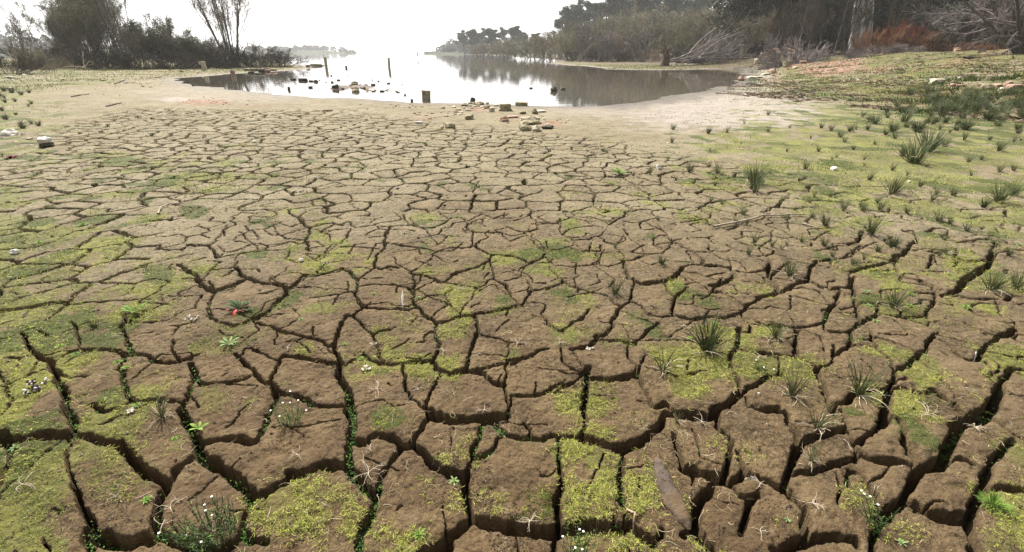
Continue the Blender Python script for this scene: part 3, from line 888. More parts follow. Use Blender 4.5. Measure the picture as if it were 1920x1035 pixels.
# ------------------------------------------------------------------ thin plant geometry, in batches
def tube_batch(P, Rd, sides=3):
    """P (n,k,3) paths, Rd (n,k) radii -> V, F quads"""
    n, k, _ = P.shape
    T = np.empty_like(P); T[:, 1:-1] = P[:, 2:] - P[:, :-2]; T[:, 0] = P[:, 1] - P[:, 0]; T[:, -1] = P[:, -1] - P[:, -2]
    T /= np.linalg.norm(T, axis=2, keepdims=True) + 1e-9
    ref = np.where(np.abs(T[:, :1, 2:3]) > .8, np.array([1., .1, 0]), np.array([0, .1, 1.]))
    ref = np.broadcast_to(ref, T.shape)
    U = np.cross(T, ref); U /= np.linalg.norm(U, axis=2, keepdims=True) + 1e-9
    Wv = np.cross(T, U)
    a = np.arange(sides) * 2 * np.pi / sides
    V = P[:, :, None, :] + Rd[:, :, None, None] * (np.cos(a)[None, None, :, None] * U[:, :, None, :] + np.sin(a)[None, None, :, None] * Wv[:, :, None, :])
    idx = (np.arange(n)[:, None, None] * k + np.arange(k)[None, :, None]) * sides + np.arange(sides)[None, None, :]
    A = idx[:, :-1]; B = idx[:, 1:]
    F = np.stack([A, np.roll(A, -1, 2), np.roll(B, -1, 2), B], -1).reshape(-1, 4)
    return V.reshape(-1, 3), F
def ribbon_batch(P, Wd, side):
    """flat strips: P (n,k,3), Wd (n,k) half widths, side (n,3) or (n,k,3) unit vectors"""
    n, k, _ = P.shape
    if side.ndim == 2: side = np.broadcast_to(side[:, None, :], P.shape)
    V = np.stack([P - side * Wd[:, :, None], P + side * Wd[:, :, None]], 2)
    idx = (np.arange(n)[:, None] * k + np.arange(k)[None, :]) * 2
    A = idx[:, :-1]; B = idx[:, 1:]
    F = np.stack([A, A + 1, B + 1, B], -1).reshape(-1, 4)
    return V.reshape(-1, 3), F
def curl(rng, base, az, el, L, k, daz=0.0, delt=0.0, wig=0.3):
    """paths that start at base with heading az and elevation el and bend"""
    n = len(base); P = np.zeros((n, k, 3)); P[:, 0] = base
    st = (L / (k - 1))[:, None]
    az = az.copy(); el = el.copy()
    for i in range(1, k):
        d = np.stack([np.cos(el) * np.sin(az), np.cos(el) * np.cos(az), np.sin(el)], 1)
        P[:, i] = P[:, i - 1] + d * st
        az += daz / (k - 1) + rng.normal(0, wig, n); el += delt / (k - 1) + rng.normal(0, wig * .6, n)
    return P
def simple_mat(name, c1, c2, scale=40, rough=.85, spec=.2, objvar=0.0, attr=False, trans=0.0, c3=None):
    g = N(name)
    if attr:
        a = g.n('Attribute', attribute_name='tint'); col = a.outputs['Color']
    else:
        n = g.noise(g.obj(), scale, 4); stops = [(0.32, c1), (0.68, c2)]
        if c3: stops.append((0.78, c3))
        col = g.ramp(n, *stops)
    if objvar:
        oi = g.n('ObjectInfo'); h = g.n('HueSaturation'); g.l(g.maprange(oi.outputs['Random'], 0, 1, 1 - objvar, 1 + objvar), h.inputs['Value'])
        g.l(g.maprange(oi.outputs['Random'], 0, 1, .5 + objvar * .04, .5 - objvar * .04), h.inputs['Hue']); g.l(col, h.inputs['Color']); col = h.outputs[0]
    m = g.fin(col, rough, spec)
    if trans:
        tr = g.n('BsdfTranslucent'); g.l(col, tr.inputs[0]); mx = g.n('MixShader'); mx.inputs[0].default_value = trans
        g.l(g.b.outputs[0], mx.inputs[1]); g.l(tr.outputs[0], mx.inputs[2]); g.l(mx.outputs[0], g.out.inputs['Surface'])
    return m
M_TINT = simple_mat('plant_tint', 0, 0, attr=True, trans=.25)
M_RUSH = simple_mat('rush_green', (.040, .058, .020), (.10, .125, .045), 30, .55, .4, .25, c3=(.17, .16, .07))
M_RUSHL = simple_mat('rush_pale', (.10, .11, .04), (.22, .20, .09), 30, .6, .3, .2)
M_STRAW = simple_mat('straw', (.34, .27, .17), (.58, .50, .38), 60, .7, .3, .15)
M_DEADST = simple_mat('bleached_stem', (.26, .20, .14), (.50, .42, .32), 50, .7, .3, .1)
M_LEAFG = simple_mat('fresh_leaf', (.08, .15, .022), (.20, .30, .06), 60, .75, .15, .15, trans=.2)
M_LEAFP = simple_mat('pale_leaf', (.12, .19, .065), (.24, .31, .13), 60, .75, .15, .15, trans=.2)
M_DOCK = simple_mat('dock_leaf', (.022, .038, .012), (.055, .085, .025), 30, .75, .15)
M_DOCKR = simple_mat('dock_red', (.09, .022, .022), (.16, .05, .035), 30, .75, .15)
M_REDLEAF = simple_mat('red_leaf', (.55, .05, .035), (.70, .13, .09), 30, .4, .5, trans=.15)
M_WHITE = simple_mat('petal_white', (.70, .68, .66), (.82, .80, .80), 60)

def tint(rng, n, cols, jit=.25):
    cols = np.array(cols); c = cols[rng.integers(0, len(cols), n)]
    return np.clip(c * (1 + rng.uniform(-jit, jit, (n, 1))), 0, 1)
def stuff_mesh(name, V, F, tc, per, label=None):
    me = mesh_np(name, V, F, [M_TINT], smooth=False)
    vattr(me, 'tint', np.repeat(tc, per, 0))
    o = link(name, me); tag(o, label, None, None, 'stuff'); return o

def scatter(rng, n, r0, r1, a=58, pw=1.0):
    u = rng.uniform(0, 1, n); r = (r0 ** (-pw) + u * (r1 ** (-pw) - r0 ** (-pw))) ** (-1 / pw)
    th = R(1) * rng.uniform(-a, a, n)
    return r * np.sin(th), r * np.cos(th)
def build_cover():
    rng = np.random.default_rng(4)
    # creeping moss and algae strands on the plates
    x, y = scatter(rng, 700000, 1.0, 11.0, 62, 1.1)
    m = gsample('moss', x, y); fine = fbm(x * 13, y * 13, 301, 3) * .5 + .5; fine2 = fbm(x * 40, y * 40, 303, 2) * .5 + .5
    k = rng.uniform(0, 1, len(x)) < np.clip(m, 0, 1) ** 1.2 * sstep(.34, .60, fine + (fine2 - .5) * .6) * .8
    x, y, fine = x[k], y[k], fine[k]; n = len(x); r = np.hypot(x, y)
    sc = np.clip(r / 2.6, .85, 2.6)
    z = gsample('Z', x, y)
    base = np.stack([x, y, z + rng.uniform(-.001, .011, n) * sc], 1)
    P = curl(rng, base, rng.uniform(0, 6.28, n), rng.normal(.22, .35, n), rng.uniform(.012, .034, n) * sc, 5, rng.normal(0, 2.6, n), rng.normal(-.4, .5, n), .45)
    P[:, 1:, 2] = np.maximum(P[:, 1:, 2], z[:, None] + .001)
    w = (rng.uniform(.0007, .0013, n) * sc)[:, None] * np.array([.8, 1, 1, .8, .2])
    a = rng.uniform(0, 6.28, n); side = np.stack([np.cos(a), np.sin(a), rng.uniform(-.3, .3, n)], 1)
    V, F = ribbon_batch(P, w, side)
    tc = tint(rng, n, [(.36, .40, .065), (.30, .34, .045), (.20, .25, .035), (.42, .38, .13), (.11, .14, .025), (.34, .28, .13), (.16, .12, .06)], .3)
    dull = (fbm(x * 1.1, y * 1.1, 305, 3) + .15 * (x < -.5))[:, None]
    tc = np.where(dull > 0.22, tc * np.array([.62, .66, .7]) + .01, tc)
    stuff_mesh('moss', V, F, tc, 10)
    # darker soft moss
    x, y = scatter(rng, 260000, 1.0, 8.0, 62, 1.0)
    m = gsample('green', x, y); k = rng.uniform(0, 1, len(x)) < np.clip(m, 0, 1) * .8
    x, y = x[k], y[k]; n = len(x); sc = np.clip(np.hypot(x, y) / 2.6, .9, 2.4)
    base = np.stack([x, y, gsample('Z', x, y) - .001], 1)
    P = curl(rng, base, rng.uniform(0, 6.28, n), rng.uniform(.3, 1.4, n), rng.uniform(.008, .022, n) * sc, 3, rng.normal(0, .8, n), rng.normal(-.6, .3, n), .2)
    w = (rng.uniform(.0007, .0014, n) * sc)[:, None] * np.array([1, .8, .15])
    a = rng.uniform(0, 6.28, n); side = np.stack([np.cos(a), np.sin(a), 0 * a], 1)
    V, F = ribbon_batch(P, w, side)
    stuff_mesh('soft_moss', V, F, tint(rng, n, [(.06, .085, .012), (.10, .13, .02), (.15, .17, .035), (.20, .20, .06)], .3), 6)
    # seedlings and clover down in the cracks
    x, y = scatter(rng, 900000, 1.0, 9.0, 62, 1.1)
    e = gsample('E', x, y); wd = gsample('W', x, y)
    cl = fbm(x * 2.2, y * 2.2, 311, 3) * .5 + .5 + np.where(x < 0, .03, 0) 
    k = (e < -.002) & (wd > .018) & (rng.uniform(0, 1, len(x)) < sstep(.47, .62, cl) * .6)
    x, y, e, wd = x[k], y[k], e[k], wd[k]; n = len(x); sc = np.clip(np.hypot(x, y) / 2.4, .9, 2.0)
    zf = gsample('Z', x, y)
    rise = np.minimum(rng.uniform(.0, 1.0, n) ** 1.0 * .20, -zf * .78)
    base = np.stack([x, y, zf + np.maximum(rise, .003)], 1)
    P = curl(rng, base, rng.uniform(0, 6.28, n), rng.normal(.25, .4, n), rng.uniform(.006, .013, n) * sc, 3, 0 * x, rng.normal(-.5, .3, n), .1)
    w = (rng.uniform(.0018, .0036, n) * sc)[:, None] * np.array([.25, 1, .25])
    az = rng.uniform(0, 6.28, n); T = P[:, 1] - P[:, 0]; side = np.cross(T, np.array([0, 0, 1.0])); side /= np.linalg.norm(side, axis=1, keepdims=True) + 1e-9
    V, F = ribbon_batch(P, w, side)
    stuff_mesh('clover', V, F, tint(rng, n, [(.03, .075, .014), (.05, .11, .02), (.08, .16, .03), (.02, .05, .012), (.13, .21, .04)], .3), 6)
    # loose crumbs of mud
    x, y = scatter(rng, 34000, 1.0, 7.0, 60, 1.0)
    k = (gsample('E', x, y) > .004) & (fbm(x * 5, y * 5, 321, 3) > .12); x, y = x[k], y[k]; n = len(x)
    s = rng.uniform(.0015, .0050, n) * (1 + (rng.uniform(0, 1, n) > .985) * 1.5) * np.clip(np.hypot(x, y) / 3, 1, 2)
    octv = np.array([[1, 0, 0], [0, 1, 0], [-1, 0, 0], [0, -1, 0], [0, 0, 1], [0, 0, -1]], float)
    q = rng.uniform(.6, 1.3, (n, 6, 1)) * octv[None] * s[:, None, None]; q[:, :, 2] *= .7
    V = (q + np.stack([x, y, gsample('Z', x, y) + s * .2], 1)[:, None, :]).reshape(-1, 3)
    f = np.array([[0, 1, 4], [1, 2, 4], [2, 3, 4], [3, 0, 4], [1, 0, 5], [2, 1, 5], [3, 2, 5], [0, 3, 5]])
    F = (f[None] + (np.arange(n) * 6)[:, None, None]).reshape(-1, 3)
    me = mesh_np('mud_crumbs', V, F, [M_TINT], False)
    vattr(me, 'tint', np.repeat(tint(rng, n, [(.09, .06, .036), (.07, .045, .026), (.11, .076, .048), (.08, .05, .03), (.05, .03, .018), (.12, .09, .06), (.22, .18, .13)], .25), 6, 0))
    tag(link('mud_crumbs', me), kind='stuff')
    # dead flattened threads of old grass lying on the mud
    x, y = scatter(rng, 60000, 1.1, 7.0, 60, 1.0)
    px, py, _ = to_px(x, y, 0 * x)
    k = (gsample('E', x, y) > 0) & (rng.uniform(0, 1, len(x)) < .10 * sstep(1.1, 2.2, np.hypot(x, y)) * sstep(-.1, .5, fbm(x * 2.6, y * 2.6, 331, 3)) * (1 + (px > 1150) * .5))
    x, y = x[k], y[k]; n = len(x)
    base = np.stack([x, y, gsample('Z', x, y) + .003], 1)
    P = curl(rng, base, rng.uniform(0, 6.28, n), rng.uniform(.0, .3, n), rng.uniform(.02, .075, n), 6, rng.normal(0, 1.6, n), rng.normal(-.4, .2, n), .3)
    for i in range(1, 6): P[:, i, 2] = np.maximum(P[:, i, 2], gsample('Z', P[:, i, 0], P[:, i, 1]) + .0015)
    V, F = tube_batch(P, np.full((n, 6), .0008) * np.array([1, 1, 1, .9, .8, .4]), 3)
    stuff_mesh('dead_threads', V, F, tint(rng, n, [(.42, .35, .24), (.55, .47, .34), (.30, .24, .14), (.34, .32, .12)], .2), 18)
    # twigs, bark and dead leaves strewn over the right bank
    x, y = scatter(rng, 60000, 14.0, 60.0, 60, .5)
    k = (x + .35 * y > 17) & (lake_sd(x, y) > .6) & (fbm(x * .5, y * .5, 381, 3) > -.02); x, y = x[k], y[k]; n = len(x); d = np.hypot(x, y)
    base = np.stack([x, y, terr(x, y) + .01], 1)
    P = curl(rng, base, rng.uniform(0, 6.28, n), rng.uniform(0, .25, n), rng.uniform(.06, .40, n), 3, rng.normal(0, .6, n), rng.normal(-.1, .1, n), .1)
    V, F = tube_batch(P, (rng.uniform(.004, .016, n) + d * .0001)[:, None] * np.array([1, 1, .5]), 3)
    stuff_mesh('bank_litter', V, F, tint(rng, n, [(.06, .045, .03), (.10, .075, .05), (.20, .16, .11), (.16, .085, .05), (.28, .23, .17)], .3), 9)
    # short far grass: banks and mossy slopes
    x, y = scatter(rng, 900000, 7.0, 75.0, 60, .75)
    sd = lake_sd(x, y); px, py, _ = to_px(x, y, 0 * x)
    md = moss_density(px, py); rise = sstep(0, 1, (x + .35 * y - 16) / 5)
    cl = fbm(x * .8, y * .8, 341, 4) * .5 + .5
    den = np.maximum(rise * .9 * sstep(.3, .55, cl), sstep(36, 56, y) * sstep(.8, 2.5, sd))
    den = np.maximum(den, sstep(24, 32, -x + .2 * y) * .7 * sstep(.38, .55, cl))
    den = np.maximum(den, .16 * md * (r_ := np.hypot(x, y) > 7) * sstep(.45, .6, cl) * (px < 1920))
    bed = sstep(1.0, .5, np.sqrt(((px - 1830) / 230) ** 2 + ((py - 192) / 34) ** 2) + (cl - .5) * 1.2)
    bed = bed * sstep(.45, .58, fbm(x * 1.6, y * 1.6, 361, 3) * .5 + .5)
    den = np.maximum(den * (.35 + .65 * sstep(.42, .56, fbm(x * 2.6, y * 2.6, 371, 3) * .5 + .5)), bed * .8)
    k = (sd > .8) & (rng.uniform(0, 1, len(x)) < den) & (sd < 60)
    bed = bed[k]
    x, y = x[k], y[k]; n = len(x); d = np.hypot(x, y)
    base = np.stack([x, y, terr(x, y) - .01], 1)
    L = rng.uniform(.02, .07, n) * np.clip(d / 22, .55, 1.8) * (1 + bed * 2.0)
    P = curl(rng, base, rng.uniform(0, 6.28, n), rng.uniform(.7, 1.5, n), L, 3, 0 * x, rng.normal(-.5, .3, n), .15)
    w = (L * .07 + d * .00022)[:, None] * np.array([1, .8, .1])
    a = rng.uniform(-.6, .6, n); side = np.stack([np.cos(a), np.sin(a), 0 * a], 1)
    V, F = ribbon_batch(P, w, side)
    c2 = (fbm(x * .25, y * .25, 351, 3) + .6 * fbm(x * 1.4, y * 1.4, 353, 2))[:, None]
    tc = tint(rng, n, [(.09, .11, .02), (.12, .13, .03), (.065, .09, .017), (.17, .15, .05)], .3)
    tc = np.where(c2 > .12, tint(rng, n, [(.03, .09, .01), (.045, .12, .018)], .3), tc); tc = np.where(c2 < -.15, tint(rng, n, [(.21, .18, .08), (.17, .135, .05), (.14, .14, .035)], .2), tc)
    tc = np.where((bed * rng.uniform(.5, 1, n))[:, None] > .45, tint(rng, n, [(.035, .055, .015), (.055, .075, .02), (.09, .10, .035)], .3), tc)
    stuff_mesh('bank_grass', V, F, tc, 6)
build_cover()

# ------------------------------------------------------------------ rush tufts
def rush_mesh(seed, n, spread, pale=0.0, dead=.2, floppy=.25):
    rng = np.random.default_rng(seed)
    a = rng.uniform(0, 6.28, n); rad = spread * np.sqrt(rng.uniform(0, 1, n)) * .35
    base = np.stack([np.sin(a) * rad, np.cos(a) * rad, np.full(n, -.03)], 1)
    L = rng.uniform(.45, 1.0, n) ** .8
    el = R(90) - np.abs(rng.normal(0, floppy, n)) - rad / (spread + 1e-6) * .35
    az = a + rng.normal(0, .5, n)
    P = curl(rng, base, az, el, L, 6, rng.normal(0, .3, n), -np.abs(rng.normal(.25, .3, n)), .035)
    Rd = np.full((n, 6), .0085) * np.array([.9, 1, .95, .8, .55, .15])
    V, F = tube_batch(P, Rd, 3)
    mi = (rng.uniform(0, 1, n) < pale).astype(int)
    nd = int(n * dead) + 4
    me = mesh_np('rush_stems', V, F, [M_RUSH, M_RUSHL], True, mat_idx=np.repeat(mi, 15))
    a = rng.uniform(0, 6.28, nd)
    base = np.stack([np.sin(a) * spread * .25, np.cos(a) * spread * .25, np.full(nd, .0)], 1)
    P = curl(rng, base, a, rng.uniform(.1, .9, nd), rng.uniform(.25, .75, nd), 7, rng.normal(0, 1.2, nd), -rng.uniform(.6, 1.6, nd), .12)
    P[:, :, 2] = np.maximum(P[:, :, 2], .012)
    V, F = tube_batch(P, np.full((nd, 7), .0075) * np.array([1, 1, 1, .9, .8, .6, .2]), 3)
    md = mesh_np('rush_dead_stems', V, F, [M_STRAW])
    return me, md
RUSH = [rush_mesh(500 + i, n, s, p, d, f) for i, (n, s, p, d, f) in enumerate([
    (90, .30, .05, .12, .30), (46, .20, .1, .2, .30), (60, .24, .15, .25, .36), (34, .16, .3, .35, .30), (22, .12, .35, .5, .35), (110, .36, .05, .08, .32), (70, .30, .2, .15, .42)])]
def rush(px, py, hpx, kind, label, group='rush tufts on the mud', wide=1.0, rz=None):
    x, y, z, t = hit(px, py)
    zg = float(gsample('Z', x, y)); 
    h = hpx * t / FPX * 1.12
    root = bpy.data.objects.new('rush_tuft', None); COL.objects.link(root); root.empty_display_size = .1
    root.location = (x, y, zg); rng = random.Random(int(px * 7 + py * 13)); root.rotation_euler = (0, 0, rng.uniform(0, 6.28) if rz is None else rz)
    root.scale = (h * wide, h * wide, h)
    tag(root, label, 'rush tuft', group)
    link('stems', RUSH[kind][0], root)
    if hpx > 9: link('dead_stems', RUSH[kind][1], root)
    return root
BIGRUSH = [
 (1325,655,74,0,'largest dark rush tuft of the foreground, bushy, rooted beside a wide crack'),
 (1153,553,42,1,'small dark spiky rush tuft on a plate left of the large bushy one'),
 (1242,694,66,4,'sparse tall thin rush with a few upright stems above dead straw'),
 (1455,630,44,2,'rush tuft with dark base right of the large bushy tuft'),
 (1676,574,52,1,'open fan shaped rush tuft among four pale rosettes'),
 (1611,738,82,3,'tall loose rush with straw leaves fallen to the left'),
 (1592,688,20,4,'small straw coloured tuft just above the tall loose rush'),
 (1484,742,62,3,'upright thin rush on the green plate left of the tall loose rush'),
 (1532,800,72,4,'faded rush with long bleached runners on a narrow plate'),
 (1727,735,54,2,'greenish rush tuft with roots hanging over a crack edge'),
 (1738,760,30,4,'pale dry rush stub beneath the greenish tuft at right'),
 (1857,545,48,2,'dense upright rush tuft near the right edge of the picture'),
 (1904,540,44,1,'narrow rush tuft closest to the right edge'),
 (1520,864,46,4,'short pale grass tuft on the narrow plate low in the picture'),
 (1480,515,42,2,'wide rush tuft with straw trailing to its right'),
 (303,783,64,4,'dark wiry tuft with few long stems in the left foreground'),
 (177,613,26,6,'small green grass tuft on a mossy plate at left'),
 (1268,790,34,4,'bleached dead rush tuft splayed over a crack'),
 (1415,345,46,5,'big rush clump behind its lower twin in the right middle'),
 (1416,361,36,2,'lower front half of the twin rush clump'),
 (1713,305,52,5,'largest rush clump on the right slope'),
 (1737,284,50,5,'tall rush clump adjoining the largest one on its right'),
 (1692,293,28,2,'shorter rush clump adjoining the largest one on its left'),
 (1673,363,42,2,'tall slim rush tuft below the largest clump'),
 (1873,380,42,0,'dark dense rush tuft near the right edge, mid distance'),
 (1898,366,32,5,'rush tuft touching the right edge behind a dark dense tuft'),
 (1632,440,40,2,'erect rush tuft beside a dark crack junction'),
 (1672,464,30,6,'rounded rush tuft just right and below the erect one'),
 (1760,414,28,6,'fine pale rush tuft with spreading tips'),
 (1547,424,30,2,'rush tuft right of the long bleached branch'),
 (1293,323,24,1,'small dark rush left of the pair on the pale flat'),
 (1345,325,26,2,'compact rush tuft right of the small dark one'),
 (1510,317,24,2,'round rush tuft on bright green algae'),
 (1535,347,30,1,'upright rush tuft left of the white scrap'),
 (1580,393,26,2,'left tuft of three in a row, mid right'),
 (1618,395,20,6,'middle low tuft of three in a row, mid right'),
 (1650,393,26,1,'right tuft of three in a row, mid right'),
 (1413,458,28,3,'loose rush tuft over straw, centre right'),
 (1403,478,20,2,'dark little tuft under the loose straw one'),
 (1357,410,20,1,'small dark tuft at the left end of the bleached branch'),
]
for a in BIGRUSH: rush(a[0], a[1], a[2], a[3], a[4])
SMALLRUSH = """1673,320,18 1630,337,20 1770,275,22 1807,263,22 1873,283,22 1873,323,22 1737,313,12 1787,367,22 1747,377,25 1843,390,22 1607,418,14 1813,433,22 1863,450,30
1468,377,18 1413,380,9 1447,463,20 1475,460,12 1497,447,14 1620,487,18 1540,240,12 1558,245,18 1592,247,18 1575,257,16 1520,260,10 1660,253,14 1677,260,20 1677,240,12
1640,233,16 1617,220,18 1707,210,16 1762,243,12 1780,250,10 1855,263,12 1900,267,14 1328,250,14 1135,283,18 1260,267,14 1262,243,14 1252,300,12 1217,337,14 1267,340,14 1153,463,14
917,360,10 103,290,16 298,312,8 13,225,16 60,233,12 217,225,8 5,293,12 1440,215,9 1395,232,8 1480,240,8 1640,270,10 1700,330,14 1725,350,14 1820,330,14 1900,320,16 1840,300,12
1820,410,16 1780,420,14 1905,420,18 1700,400,16 1720,440,14 1590,455,12 1890,480,18 1760,480,16 1400,420,12 1440,400,12 1620,300,12 1600,280,10 1560,300,10 1475,285,9"""
WHERE = lambda px, py: ('on the mossy slope at upper right' if px > 1450 and py < 300 else 'between plates in the right middle distance' if px > 1350 else
                        'on the pale mud flat right of centre' if px > 1000 else 'at the mossy left edge' if px < 320 else 'alone on the cracked mud in the middle')
for i, q in enumerate(SMALLRUSH.split()):
    a, b, c = map(float, q.split(','))
    rush(a, b, c, [1, 2, 6, 3, 0][i % 5], 'small rush tuft ' + WHERE(a, b), 'small rush tufts ' + WHERE(a, b))
_r = random.Random(8)
n_ = 0
while n_ < 120:                                              # the rush bed at the upper right
    px = _r.uniform(1590, 1960); py = _r.uniform(172, 250)
    if py < 250 - (px - 1590) * .22 - 30 and px < 1700: continue
    if _r.random() > (.25 + .75 * max(0, min(1, (px - 1640) / 160))) * (1.0 if py < 215 else .45): continue
    if px > 1700 and py < 178: pass
    rush(px, py, _r.uniform(11, 22) * (0.8 + (py - 170) / 160), _r.choice([0, 5, 6, 2]), 'dark rush tuft crowded in the rush bed at upper right', 'rushes of the dense bed at upper right', 1.15); n_ += 1
n_ = 0
while n_ < 26:
    px = _r.uniform(-20, 75); py = _r.uniform(168, 245)
    rush(px, py, _r.uniform(7, 13), _r.choice([0, 2, 6]), 'low dark rush tuft on the green strip at the left edge', 'rushes of the left green strip', 1.2); n_ += 1

n_ = 0
while n_ < 46:                                               # thin scattered tufts right of the centre
    px = _r.gauss(1500, 210); py = _r.uniform(235, 500)
    if not 1080 < px < 1925: continue
    if _r.random() > .35 + .65 * (px - 1080) / 840: continue
    rush(px, py, _r.uniform(8, 15) * (.6 + py / 500), _r.choice([1, 3, 4, 6, 2]), 'thin faded rush tuft dotted over the plates ' + ('right of centre' if px < 1450 else 'at the right'), 'thin faded rush tufts ' + ('right of centre' if px < 1450 else 'at the right'), 1.1); n_ += 1

# ------------------------------------------------------------------ small weeds
def leaf_batch(rng, n, L, Wd, el, droop, k=5, az=None, prof=None):
    az = np.linspace(0, 6.28, n, endpoint=False) + rng.normal(0, .18, n) if az is None else az
    base = np.stack([np.sin(az) * L * .04, np.cos(az) * L * .04, np.full(n, .004)], 1)
    Ls = L * rng.uniform(.7, 1.05, n)
    P = curl(rng, base, az.copy(), np.full(n, el) + rng.normal(0, .12, n), Ls, k, rng.normal(0, .25, n), np.full(n, droop), .03)
    prof = np.array(prof if prof is not None else [.25, .8, 1.0, .75, .06])
    w = Wd * rng.uniform(.8, 1.1, n)[:, None] * prof
    side = np.stack([np.cos(az), -np.sin(az), np.zeros(n)], 1)
    # two strips meeting at a sunken midrib give a leaf a fold
    up = np.array([0, 0, 1.0])
    V = np.stack([P - side[:, None] * w[..., None] + up * w[..., None] * .35, P, P + side[:, None] * w[..., None] + up * w[..., None] * .35], 2)
    idx = (np.arange(n)[:, None] * k + np.arange(k)[None, :]) * 3; A = idx[:, :-1]; B = idx[:, 1:]
    F = np.concatenate([np.stack([A, A + 1, B + 1, B], -1).reshape(-1, 4), np.stack([A + 1, A + 2, B + 2, B + 1], -1).reshape(-1, 4)])
    return V.reshape(-1, 3), F
def rosette_mesh(seed, pale):
    rng = np.random.default_rng(seed)
    V1, F1 = leaf_batch(rng, 9, 1.0, .13, .35, -.5); V2, F2 = leaf_batch(rng, 6, .6, .10, .85, -.3)
    V = np.concatenate([V1, V2]); F = np.concatenate([F1, F2 + len(V1)])
    return mesh_np('rosette', V, F, [M_LEAFP if pale else M_LEAFG])
ROS = [rosette_mesh(700, 0), rosette_mesh(701, 0), rosette_mesh(702, 1)]
def put(px, py, lift=0.0):
    x, y, z, t = hit(px, py); return x, y, float(gsample('Z', x, y)) + lift, t
ROSETTES = [(785,1003,24,0,'bright star shaped rosette weed at the bottom edge in dark moss'),(852,902,16,2,'pale green rosette on a plate rim, lower middle'),(1312,845,20,0,'yellow green rosette alone on a bare plate, lower right of centre'),
 (274,938,17,1,'rosette weed on the lower left mossy plate'),(246,839,15,1,'rosette in front of the crack in the left foreground'),(327,820,15,0,'bright rosette on the moss right of its neighbour at left'),(29,841,14,2,'pale rosette at the left edge'),
 (257,760,15,0,'rosette left of the wiry tuft'),(220,678,16,0,'rosette standing in the crack, left, leafiest'),(235,690,12,1,'small leafy weed touching the crack rosette'),(65,688,15,2,'pale rosette on the bare plate at left edge'),(113,650,15,0,'upright rosette above the dark crack at left'),
 (142,664,13,0,'little rosette right of the upright one'),(44,594,12,1,'rosette in moss near the left edge'),(1625,547,12,2,'top left rosette round the fan shaped rush'),(1630,570,11,2,'bottom left rosette round the fan shaped rush'),(1707,553,14,0,'top right rosette round the fan shaped rush'),
 (1706,573,12,0,'bottom right rosette round the fan shaped rush'),(1642,604,15,2,'rosette below the four round the rush'),(565,602,11,2,'pale rosette left of the wide crack, centre left'),(523,578,9,2,'tiny rosette above the pale one'),(647,646,10,1,'tiny rosette on a triangular plate'),
 (676,672,12,1,'rosette beside pale lichen scrap'),(784,559,9,2,'tiny rosette near the feather'),(1294,636,14,1,'rosette hugging the left of the large bushy rush'),(155,423,16,0,'bright round weed on the far left plates'),(73,455,12,0,'yellow weed star in the left moss'),
 (758,437,9,2,'bluish small rosette, upper middle'),(858,407,10,0,'bright small weed on a middle plate'),(1780,514,10,0,'bright small weed at right'),(1910,457,12,2,'pale weed near the right edge'),(1811,578,14,0,'grassy weed on a right plate'),(1476,976,14,2,'faint rosette on a plate at lower right'),
 (1690,1018,16,2,'pale weed beside white flowers, lower right'),(925,995,12,1,'small weed in the crack bottom centre'),(700,552,10,1,'weed at the crack top left of the feather')]
for i, (px, py, rp, kd, lab) in enumerate(ROSETTES):
    x, y, z, t = put(px, py); s = rp * t / FPX * (.72 + .12 * math.sin(i * 2.3))
    o = link('rosette_weed', ROS[kd], None, (x, y, z + .002), (0, 0, i * 1.3), s); tag(o, lab, 'weed', 'rosette weeds')

def root_thing(name, x, y, z, label, cat, group=None, rz=0, s=1.0):
    o = bpy.data.objects.new(name, None); COL.objects.link(o); o.location = (x, y, z); o.rotation_euler = (0, 0, rz); o.scale = (s, s, s); o.empty_display_size = .1
    tag(o, label, cat, group); return o
def dock():
    x, y, z, t = put(450, 582); s = .10
    r = root_thing('dock_plant', x, y, z, 'dark leaved dock plant with one bright red drooping leaf', 'dock', None, 0, 1.0)
    rng = np.random.default_rng(5)
    az = np.array([-1.9, -1.3, -.7, -.2, .4, 1.0, 1.5, 2.1]); prof = [.15, .6, 1.0, .8, .08]
    V, F = leaf_batch(rng, 8, .115, .016, .75, -.9, az=az, prof=prof); link('leaves', mesh_np('dock_leaves', V, F, [M_DOCK]), r)
    V, F = leaf_batch(rng, 4, .10, .014, .5, -.7, az=np.array([-2.2, -1.0, 1.3, 2.4]), prof=prof); link('purple_leaves', mesh_np('dock_purple', V, F, [M_DOCKR]), r)
    V, F = leaf_batch(rng, 1, .085, .013, -.1, -1.1, az=np.array([3.2]), prof=[.25, .9, 1, .9, .15]); V[:, 1] -= .03
    link('red_leaf', mesh_np('dock_red_leaf', V, F, [M_REDLEAF]), r, (0, 0, .02))['label'] = 'bright red drooping leaf'
    P = curl(rng, np.array([[0, 0, 0.0]] * 3), np.array([.2, 3.0, 1.4]), np.array([1.2, .7, 1.0]), np.array([.07, .05, .06]), 4, np.zeros(3), np.array([-.3, -1., -.4]), .05)
    V, F = tube_batch(P, np.full((3, 4), .0022), 4); link('stalk', mesh_np('dock_stalk', V, F, [M_DOCKR]), r)
dock()
def broadleaf(px, py, L, W, nl, label, name='leafy_weed', mat=None, seed=1, el=.6):
    x, y, z, t = put(px, py); rng = np.random.default_rng(seed)
    V, F = leaf_batch(rng, nl, L, W, el, -.5, prof=[.2, .55, 1.0, .85, .1])
    tag(link(name, mesh_np(name, V, F, [mat or M_LEAFG]), None, (x, y, z)), label, 'weed')
broadleaf(253, 585, .10, .016, 7, 'leafy green weed growing out of a crack at left', seed=3)
broadleaf(430, 645, .07, .008, 9, 'straggly bluish weed beside a crack below the dock plant', mat=M_LEAFP, seed=4)
broadleaf(1340, 610, .05, .008, 6, 'small leafy sprig at the foot of the bushy rush', seed=6)
